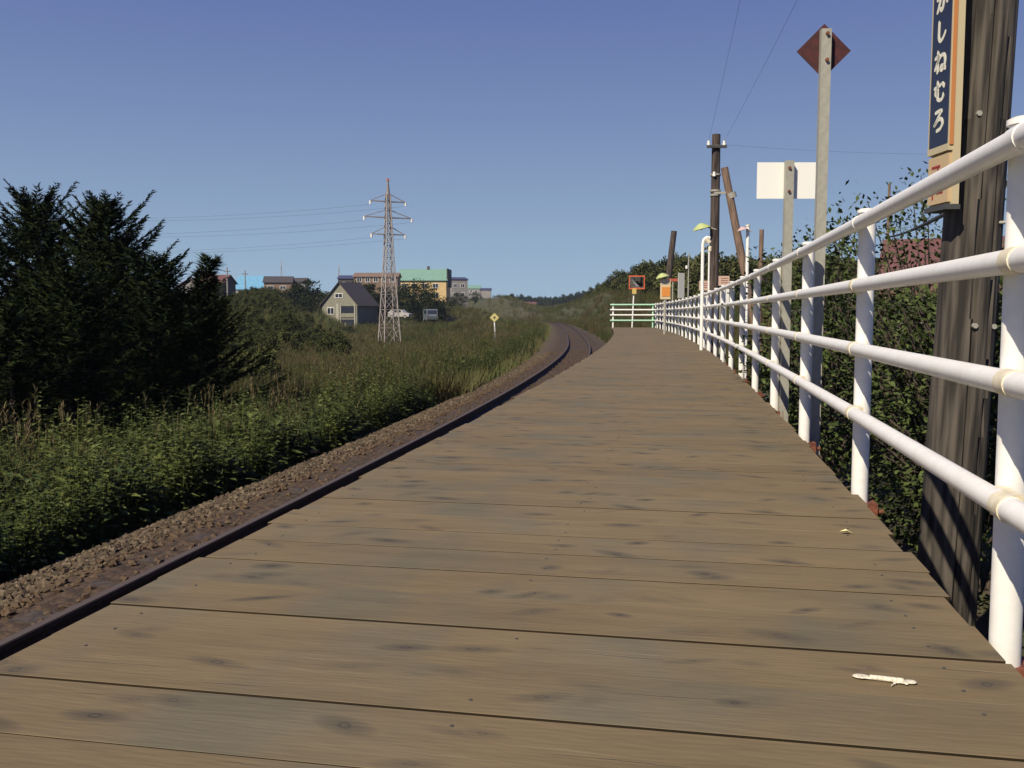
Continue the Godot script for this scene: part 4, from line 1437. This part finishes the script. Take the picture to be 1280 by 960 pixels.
func make_buildings() -> void:
	# the gabled house below the hill
	var hd := 165.0
	var hp := at(424, hd, high(412, hd))
	var cream := mottled(Color(0.25, 0.245, 0.185), Color(0.21, 0.205, 0.155), 0.3, 0.9, 61)
	var brown := mottled(Color(0.085, 0.068, 0.058), Color(0.06, 0.05, 0.045), 0.5, 0.8, 62)
	hp += Vector3(1.3, 0, -4.2)
	var h := house("gabled_house", "two storey cream gabled house with a dark roof below the hillside", hp, -0.25, 6.7, 9.2, 4.5, 8.3, false, cream, brown, [[-1.7, 3.3, 1.3, 1.15], [-1.7, 0.9, 1.2, 1.5], [-0.1, 6.0, 1.4, 0.75]], [], 0.4, "")
	# recessed two-level loggia on the right of the front
	for y in [0.95, 3.55]:
		box_part("loggia_recess", Vector3(1.55, y, 4.615), Vector3(2.5, 1.7 if y < 2.0 else 1.25, 0.03), M.glass, h)
	box_part("balcony_front", Vector3(1.55, 2.45, 4.70), Vector3(2.7, 0.55, 0.14), cream, h)
	for x in [0.22, 2.95]: box_part("corner_post", Vector3(x, 2.2, 4.68), Vector3(0.22, 4.4, 0.16), M.pale_trim, h)
	box_part("pilaster", Vector3(-0.35, 2.3, 4.66), Vector3(0.5, 4.6, 0.12), M.pale_trim, h)
	box_part("loggia_rail", Vector3(1.1, 0.65, 4.72), Vector3(0.12, 1.2, 0.06), M.pale_trim, h)

	# the estate on the rise
	var yellow := mottled(Color(0.62, 0.46, 0.22), Color(0.55, 0.40, 0.19), 0.3, 0.9, 63)
	var mint := mottled(Color(0.19, 0.34, 0.26), Color(0.16, 0.29, 0.22), 0.4, 0.6, 64)
	var dkw := mottled(Color(0.07, 0.06, 0.06), Color(0.05, 0.045, 0.05), 0.4, 0.9, 65)
	var redr := mottled(Color(0.16, 0.07, 0.06), Color(0.12, 0.055, 0.05), 0.4, 0.7, 66)
	var bluer := mottled(Color(0.16, 0.38, 0.54), Color(0.13, 0.32, 0.48), 0.4, 0.5, 67)
	var navyr := mottled(Color(0.06, 0.065, 0.13), Color(0.05, 0.055, 0.11), 0.4, 0.6, 68)
	var tan_ := mottled(Color(0.22, 0.15, 0.10), Color(0.18, 0.12, 0.085), 0.4, 0.8, 69)
	var pale := mottled(Color(0.30, 0.285, 0.26), Color(0.24, 0.225, 0.21), 0.4, 0.8, 70)
	var wins := []
	for x in [-4.6, -2.0, 0.6, 3.4]:
		for y in [1.2, 3.6]: wins.append([x, y, 1.4, 1.1])
	var gd := 236.0
	var gh := house("green_roofed_building", "cream two storey building under a pale green roof", at(531, gd + 4, high(375, gd)), -0.06, 12.2, 8.0, 5.1, 7.8, true, yellow, mint, wins, [[0, 3.4, 1.2, 1.0]], 0.4)
	box_part("chimney", Vector3(1.0, 8.1, 0.0), Vector3(0.6, 1.2, 0.6), M.iron, gh)
	box_part("gable_fin", Vector3(6.35, 5.6, 0), Vector3(0.25, 4.6, 8.2), dkw, gh)
	var ad := 262.0
	var wins2 := []
	for x in [-1.4, 0.8]:
		for y in [1.3, 3.7]: wins2.append([x, y, 1.1, 1.0])
	house("apartment_block", "dark blue roofed block next to the green roofed building", at(571, ad, high(374, ad)), 0.35, 4.6, 6.0, 5.4, 6.0, true, pale, navyr, wins2, [[-1.4, 1.3, 1.2, 1.0], [1.2, 3.7, 1.2, 1.0]], 0.2)
	var td := 225.0
	var tw := []
	for k in 5: tw.append([-3.9 + k * 1.95, 1.9, 1.1, 1.1])
	house("long_house", "low tan roofed terrace behind the pylon", at(472, td, high(360, td)), 0.0, 10.4, 6.0, 2.6, 3.5, true, tan_, tan_, tw, [], 0.3)
	house("blue_grey_house", "small navy roofed house over the top of the gabled house", at(436, 240.0, high(362, 240)), 0.0, 4.4, 6.0, 2.7, 3.5, true, dkw, navyr, [[-1.0, 1.4, 1.0, 0.9]], [], 0.25)
	house("dark_house", "dark brown house with a dull red roof above the track of bare soil", at(268, 205.0, high(378, 205)), -0.1, 7.0, 7.0, 4.2, 5.9, true, dkw, redr, [[-2.0, 2.6, 1.1, 1.0], [0.4, 2.6, 1.1, 1.0], [2.4, 0.9, 1.0, 1.0]], [], 0.4)
	house("pale_house", "pale walled house half hidden behind the spruces", at(240, 190.0, high(380, 190)), 0.2, 4.5, 6.0, 3.6, 5.0, false, pale, redr, [[0, 1.6, 1.0, 1.0]], [], 0.3)
	house("blue_roofed_hall", "long hall with a bright sky blue roof", at(318, 290.0, high(368, 290)), 0.0, 9.0, 10.0, 1.6, 5.6, true, pale, bluer, [[-2.4, 0.9, 1.0, 0.7], [0, 0.9, 1.0, 0.7], [2.4, 0.9, 1.0, 0.7]], [], 0.3)
	house("orange_trimmed_house", "brown house with orange cream walls at the hill crest", at(349, 230.0, high(368, 230)), 0.15, 6.6, 6.0, 2.9, 4.3, true, tan_, dkw, [[-1.8, 1.6, 1.4, 0.8], [1.2, 1.6, 1.4, 0.8]], [], 0.3)
	house("grey_shed", "low grey shed at the top of the grassy slope", at(372, 235.0, high(364, 235)), 0.0, 5.0, 5.0, 2.2, 3.2, true, pale, dkw, [[0, 1.2, 1.0, 0.8]], [], 0.3)
	house("far_cottage", "tiny pale green cottage on the far side of the mound", at(592, 420.0, high(368, 420)), 0.0, 6.0, 6.0, 2.6, 4.0, true, pale, mint, [[-1, 1.4, 1.2, 1.0], [1.2, 1.4, 1.2, 1.0]], [], 0.3)
	house("far_barn", "tiny dark roofed barn beyond the mound", at(607, 430.0, high(367, 430)), 0.0, 5.0, 6.0, 1.6, 2.4, true, pale, navyr, [[0, 0.9, 1.2, 0.6]], [], 0.3)
	house("brown_shed", "long low rust brown shed beyond the track cutting", at(652, 300.0, high(386, 300)), 0.0, 9.0, 5.0, 1.4, 2.1, true, tan_, redr, [[-2, 0.7, 1.2, 0.6], [1.5, 0.7, 1.2, 0.6]], [], 0.3)
	house("red_roofed_house", "house with a dull red roof showing over the bushes by the thick pole", at(1248, 31.0, -0.6), -0.45, 6.4, 6.0, 2.05, high(309, 34.0) + 0.6, true, pale, redr, [[-1.5, 1.2, 1.2, 1.0]], [], 0.5, "")

	# street poles and far masts
	var poles := [[285, 180, 334, 390, "white concrete street pole in front of the dark house"], [307, 210, 338, 378, "thin street pole beside the blue roofed hall"]]
	for s in poles:
		var p := at(s[0], s[1], high(s[3], s[1]))
		var t := thing("street_pole", s[4], "pole", p, 0.0, "street poles on the hill")
		var hh: float = high(s[2], s[1]) - p.y
		tube_part("shaft", [Vector3(0, -1, 0), Vector3(0, hh, 0)], [0.2, 0.12], pale, t, 8)
		bar_part("cross_arm", Vector3(-0.7, hh - 0.8, 0), Vector3(0.7, hh - 0.8, 0), 0.12, M.iron, t)
	for s in [[352, 400, 324, 352, "lattice radio mast above the tan houses"], [424, 380, 328, 352, "slender radio mast behind the gabled house"]]:
		var p := at(s[0], s[1], high(s[3], s[1]))
		var t := thing("radio_mast", s[4], "mast", p, 0.0, "far radio masts")
		var hh: float = high(s[2], s[1]) - p.y
		var m := MB.new()
		for k in 3:
			var a := TAU * k / 3.0
			m.bar(Vector3(cos(a), -1, sin(a)) * Vector3(0.7, 1, 0.7), Vector3(cos(a) * 0.15, hh * 0.7, sin(a) * 0.15), 0.10)
		part("legs", m.done(), M.steel, t)
		bar_part("spire", Vector3(0, hh * 0.5, 0), Vector3(0, hh, 0), 0.16, M.steel, t)
		for k in 5: bar_part("rung", Vector3(-0.6 + 0.1 * k, k * hh * 0.13, 0), Vector3(0.6 - 0.1 * k, k * hh * 0.13 + 0.6, 0), 0.08, M.steel, t)

func make_pylon() -> void:
	var d := 115.0
	var p := at(487, d, high(437, d))
	var t := thing("power_pylon", "steel lattice power pylon with three pairs of arms in the meadow", "pylon", p, 0.5, "power pylons")
	var H := high(226, d) - p.y
	var lat := mottled(Color(0.36, 0.33, 0.30), Color(0.26, 0.22, 0.21), 0.8, 0.6, 81)
	var redw := paint(srgb(0.5, 0.22, 0.2), 0.6)
	var half := func(y: float) -> float:
		var f := y / H
		return lerpf(1.12, 0.40, f / 0.62) if f < 0.62 else lerpf(0.42, 0.16, (f - 0.62) / 0.38)
	var cs := [Vector3(-1, 0, -1), Vector3(1, 0, -1), Vector3(1, 0, 1), Vector3(-1, 0, 1)]
	var levels := [0.0, 0.13, 0.24, 0.33, 0.41, 0.48, 0.55, 0.62, 0.69, 0.75, 0.81, 0.87, 0.92]
	for k in 4:
		var m := MB.new()
		for i in levels.size() - 1:
			var y0: float = levels[i] * H
			var y1: float = levels[i + 1] * H
			m.bar(cs[k] * half.call(y0) + Vector3(0, y0, 0), cs[k] * half.call(y1) + Vector3(0, y1, 0), 0.115)
		part("leg", m.done(), lat, t)
	for i in levels.size() - 1:
		var y0: float = levels[i] * H
		var y1: float = levels[i + 1] * H
		for k in 4:
			var k2 := (k + 1) % 4
			var a0: Vector3 = cs[k] * half.call(y0) + Vector3(0, y0, 0)
			var b0: Vector3 = cs[k2] * half.call(y0) + Vector3(0, y0, 0)
			var a1: Vector3 = cs[k] * half.call(y1) + Vector3(0, y1, 0)
			var b1: Vector3 = cs[k2] * half.call(y1) + Vector3(0, y1, 0)
			bar_part("brace", a0, b1, 0.05, lat, t)
			bar_part("brace", b0, a1, 0.054, lat, t)
			if i > 0: bar_part("strut", a0, b0, 0.055, lat, t)
	tube_part("peak", [Vector3(0, H * 0.9, 0), Vector3(0, H, 0)], [0.28, 0.10], lat, t, 6)
	box_part("warning_light", Vector3(0, H + 0.12, 0), Vector3(0.3, 0.3, 0.3), redw, t)
	var arms := []
	for q in [[252, 2.3], [272, 3.1], [293, 2.2]]:
		var y: float = high(q[0], d) - p.y
		for s: float in [-1.0, 1.0]:
			var m := MB.new()
			var w: float = half.call(y)
			var tip := Vector3(s * q[1], y, 0)
			m.bar(Vector3(s * w, y, w), tip, 0.11)
			m.bar(Vector3(s * w, y, -w), tip, 0.11)
			m.bar(Vector3(s * w, y + 0.9, 0), tip, 0.09)
			part("arm", m.done(), lat, t)
			tube_part("insulator", [tip, tip - Vector3(0, 0.45, 0)], [0.13], M.white, t, 6)
			arms.append(tip - Vector3(0, 0.45, 0))
	var p2 := at(-520, 112.0)
	p2.y = ground(p2.x, p2.z) - 1.0
	var t2 := copy(t, p2, 0.5, "second lattice power pylon further along the line of wires")
	for i in arms.size():
		sag_wire(t.transform * arms[i], t2.transform * arms[i], 3.4, 0.010, ["upper", "upper", "middle", "middle", "lower", "lower"][i] + " power cable strung from the " + ("outer" if i % 2 == 0 else "inner") + " arm of the pylon", "power cables from the pylon")

func make_small() -> void:
	# bird dropping on the deck
	var b := MB.new()
	var rng := RandomNumberGenerator.new()
	rng.seed = 4
	var white := mottled(Color(0.80, 0.76, 0.60), Color(0.50, 0.46, 0.34), 40.0, 0.8, 91)
	var base := on_deck(1107, 850)
	var drop := thing("bird_dropping", "white bird dropping splashed on a plank near the railing", "bird dropping", Vector3(base.x, 0.004, base.z), -0.2)
	var blobs := [[-0.045, 0.0, 0.013], [-0.032, 0.004, 0.008], [-0.02, 0.006, 0.005], [-0.008, 0.007, 0.005], [0.004, 0.009, 0.006], [0.018, 0.012, 0.009], [0.03, 0.012, 0.010], [0.043, 0.010, 0.009], [0.034, 0.022, 0.004], [0.012, 0.024, 0.0025]]
	for q in blobs:
		var s := SphereMesh.new()
		s.radius = q[2]; s.height = 0.009; s.radial_segments = 12; s.rings = 5
		var o := part("blob", s, white, drop, Vector3(q[0], 0.0, q[1]))
		o.scale = Vector3(rng.randf_range(0.9, 1.4), 0.5, rng.randf_range(0.8, 1.1))
	tube_part("streak", [Vector3(-0.03, 0.001, 0.004), Vector3(0.03, 0.001, 0.011)], [0.0055], white, drop, 6)
	tube_part("streak", [Vector3(0.018, 0.0, 0.014), Vector3(0.004, 0.0, 0.036)], [0.0012], white, drop, 5)
	# fallen leaf
	var lb := MB.new()
	lb.leaf(Vector3(-0.02, 0.006, 0), Vector3(1, 0.05, 0.1).normalized(), Vector3.UP, 0.045, 0.022, 0.3)
	var lp := on_deck(1057, 668)
	var leaf := top("fallen_leaf", lb.done(), paint(srgb(0.78, 0.72, 0.36), 0.6))
	leaf.material_override.cull_mode = BaseMaterial3D.CULL_DISABLED
	leaf.position = Vector3(lp.x, 0.004, lp.z)
	tag(leaf, "small pale yellow leaf lying on the planks", "leaf")
	# a scrap of orange litter on the stones
	var sb := MB.new()
	for k in 7:
		var a := k * 0.9
		sb.flat(Vector3(0, 0.05, 0), Vector3(cos(a) * 0.09, rng.randf() * 0.07, sin(a) * 0.06), Vector3(cos(a + 0.9) * 0.09, rng.randf() * 0.07, sin(a + 0.9) * 0.06), Vector3.UP)
	var scrap := top("litter_scrap", sb.done(), paint(srgb(0.60, 0.28, 0.12), 0.6))
	scrap.material_override.cull_mode = BaseMaterial3D.CULL_DISABLED
	scrap.position = at(393, 13.6, -1.38)
	tag(scrap, "crumpled orange scrap at the edge of the ballast", "litter")
	# track sign
	var sp := at(619, 60.0)
	sp.y = ground(sp.x, sp.z)
	var ts := thing("track_sign", "yellow diamond track sign on a white post in the meadow", "sign", sp, 0.05)
	var cy := high(397, 60.0) - sp.y
	tube_part("post", [Vector3(0.02, -0.3, 0), Vector3(-0.05, cy, 0)], [0.05, 0.045], M.white, ts, 8)
	var dm := MB.new()
	dm.box(Vector3.ZERO, Vector3(0.42, 0.42, 0.02), Basis.from_euler(Vector3(0, 0, PI / 4)))
	var bd := part("board", dm.done(), paint(srgb(0.62, 0.52, 0.20), 0.5), ts, Vector3(-0.05, cy, 0.06))
	box_part("mark", Vector3(0, 0, 0.012), Vector3(0.20, 0.06, 0.006), M.iron, bd)
	box_part("mark", Vector3(0, 0.0, 0.012), Vector3(0.055, 0.20, 0.008), M.iron, bd)
	# parked van and a small white car by the estate
	van(at(538, 152.0, high(402, 152.0)), 0.25)
	car(at(500, 150.0, high(398, 150.0)), 1.3)

func wheel(parent: Node3D, p: Vector3, r: float) -> void:
	var w := tube_part("wheel", [p - Vector3(0.1, 0, 0), p + Vector3(0.1, 0, 0)], [r], M.iron, parent, 14)
	tube_part("rim", [p - Vector3(0.11, 0, 0), p + Vector3(0.11, 0, 0)], [r * 0.55], M.steel, w, 10)

func profile_body(parent: Node3D, called: String, prof: Array, hw: float, m: Material) -> void:
	var b := MB.new()
	var pg := PackedVector2Array()
	for q in prof: pg.append(Vector2(q[0], q[1]))
	var tri := Geometry2D.triangulate_polygon(pg)
	for s: float in [-1.0, 1.0]:
		for i in range(0, tri.size(), 3):
			b.flat(Vector3(s * hw, pg[tri[i]].y, pg[tri[i]].x), Vector3(s * hw, pg[tri[i + 1]].y, pg[tri[i + 1]].x), Vector3(s * hw, pg[tri[i + 2]].y, pg[tri[i + 2]].x), Vector3(s, 0, 0))
	var cen := Vector2.ZERO
	for q in pg: cen += q / pg.size()
	for i in pg.size():
		var a := pg[i]
		var c := pg[(i + 1) % pg.size()]
		var e := (c - a).normalized()
		var nn := Vector2(e.y, -e.x)
		if nn.dot((a + c) * 0.5 - cen) < 0: nn = -nn
		b.quad(Vector3(-hw, a.y, a.x), Vector3(hw, a.y, a.x), Vector3(hw, c.y, c.x), Vector3(-hw, c.y, c.x), Vector3(0, nn.y, nn.x))
	part(called, b.done(), m, parent)

func van(p: Vector3, turn: float) -> void:
	var t := thing("parked_van", "grey blue van parked below the large dark tree", "van", p, turn)
	var pm := paint(srgb(0.11, 0.135, 0.15), 0.4)
	profile_body(t, "body", [[-2.1, 0.35], [2.1, 0.35], [2.2, 0.9], [2.05, 1.15], [1.8, 1.95], [1.5, 2.05], [-1.6, 2.05], [-1.9, 1.7], [-2.15, 1.1]], 0.88, pm)
	box_part("rear_window", Vector3(0, 1.55, 1.96), Vector3(1.5, 0.6, 0.03), M.glass, t, Basis.from_euler(Vector3(-0.3, 0, 0)))
	for s: float in [-1.0, 1.0]:
		box_part("side_window", Vector3(s * 0.885, 1.55, 0.2), Vector3(0.02, 0.5, 2.4), M.glass, t)
		box_part("tail_light", Vector3(s * 0.75, 1.0, 2.16), Vector3(0.14, 0.35, 0.06), M.rust, t)
		for z in [-1.35, 1.35]: wheel(t, Vector3(s * 0.8, 0.33, z), 0.33)
	box_part("bumper", Vector3(0, 0.45, 2.2), Vector3(1.7, 0.2, 0.12), M.iron, t)

func car(p: Vector3, turn: float) -> void:
	var t := thing("parked_car", "small white car parked just past the pylon", "car", p, turn)
	profile_body(t, "body", [[-1.8, 0.3], [1.8, 0.3], [1.85, 0.75], [1.0, 0.92], [0.5, 1.4], [-1.1, 1.45], [-1.75, 0.95]], 0.75, paint(srgb(0.42, 0.41, 0.38), 0.4))
	for s: float in [-1.0, 1.0]:
		box_part("side_window", Vector3(s * 0.755, 1.15, -0.25), Vector3(0.02, 0.35, 1.4), M.glass, t)
		box_part("headlight", Vector3(s * 0.55, 0.65, 1.84), Vector3(0.25, 0.15, 0.05), M.steel, t)
		for z in [-1.15, 1.15]: wheel(t, Vector3(s * 0.68, 0.29, z), 0.29)

# ------------------------------------------------------------------
func _ready() -> void:
	var cam := Camera3D.new()
	cam.name = "camera"
	add_child(cam)
	cam.position = Vector3(0, EYE, 0)
	cam.rotation.x = -PITCH
	cam.fov = rad_to_deg(2.0 * atan(480.0 / FOCAL))
	cam.near = 0.05
	cam.far = 4000.0
	cam.current = true

	var env := Environment.new()
	env.background_mode = Environment.BG_SKY
	var sm := ProceduralSkyMaterial.new()
	sm.sky_top_color = srgb(0.044, 0.066, 0.305)
	sm.sky_horizon_color = srgb(0.335, 0.475, 0.590)
	sm.sky_curve = 0.16
	sm.ground_horizon_color = srgb(0.20, 0.20, 0.18)
	sm.ground_bottom_color = srgb(0.06, 0.055, 0.045)
	sm.sun_angle_max = 1.0
	var sky := Sky.new()
	sky.sky_material = sm
	env.sky = sky
	env.tonemap_mode = Environment.TONE_MAPPER_LINEAR
	env.tonemap_exposure = 1.1
	env.sdfgi_enabled = true
	env.ssao_enabled = true
	env.ssil_enabled = true
	env.fog_enabled = true
	env.fog_density = 0.0002
	env.fog_light_color = srgb(0.36, 0.44, 0.55)
	var we := WorldEnvironment.new()
	we.name = "world_environment"
	we.environment = env
	add_child(we)

	var sun := DirectionalLight3D.new()
	sun.name = "sun"
	sun.light_energy = 1.6
	sun.light_color = Color(1.0, 0.95, 0.86)
	sun.light_angular_distance = 0.5
	sun.shadow_enabled = true
	add_child(sun)
	sun.look_at_from_position(Vector3.ZERO, Vector3(0.44, -0.68, -0.587), Vector3.UP)

	nz.seed = 3
	nz.frequency = 0.12
	nz2.seed = 8
	nz2.frequency = 0.35
	make_path()
	make_materials()
	make_ground()
	make_track()
	make_platform()
	make_railing()
	make_right_things()
	make_buildings()
	make_pylon()
	make_small()
	make_vegetation()
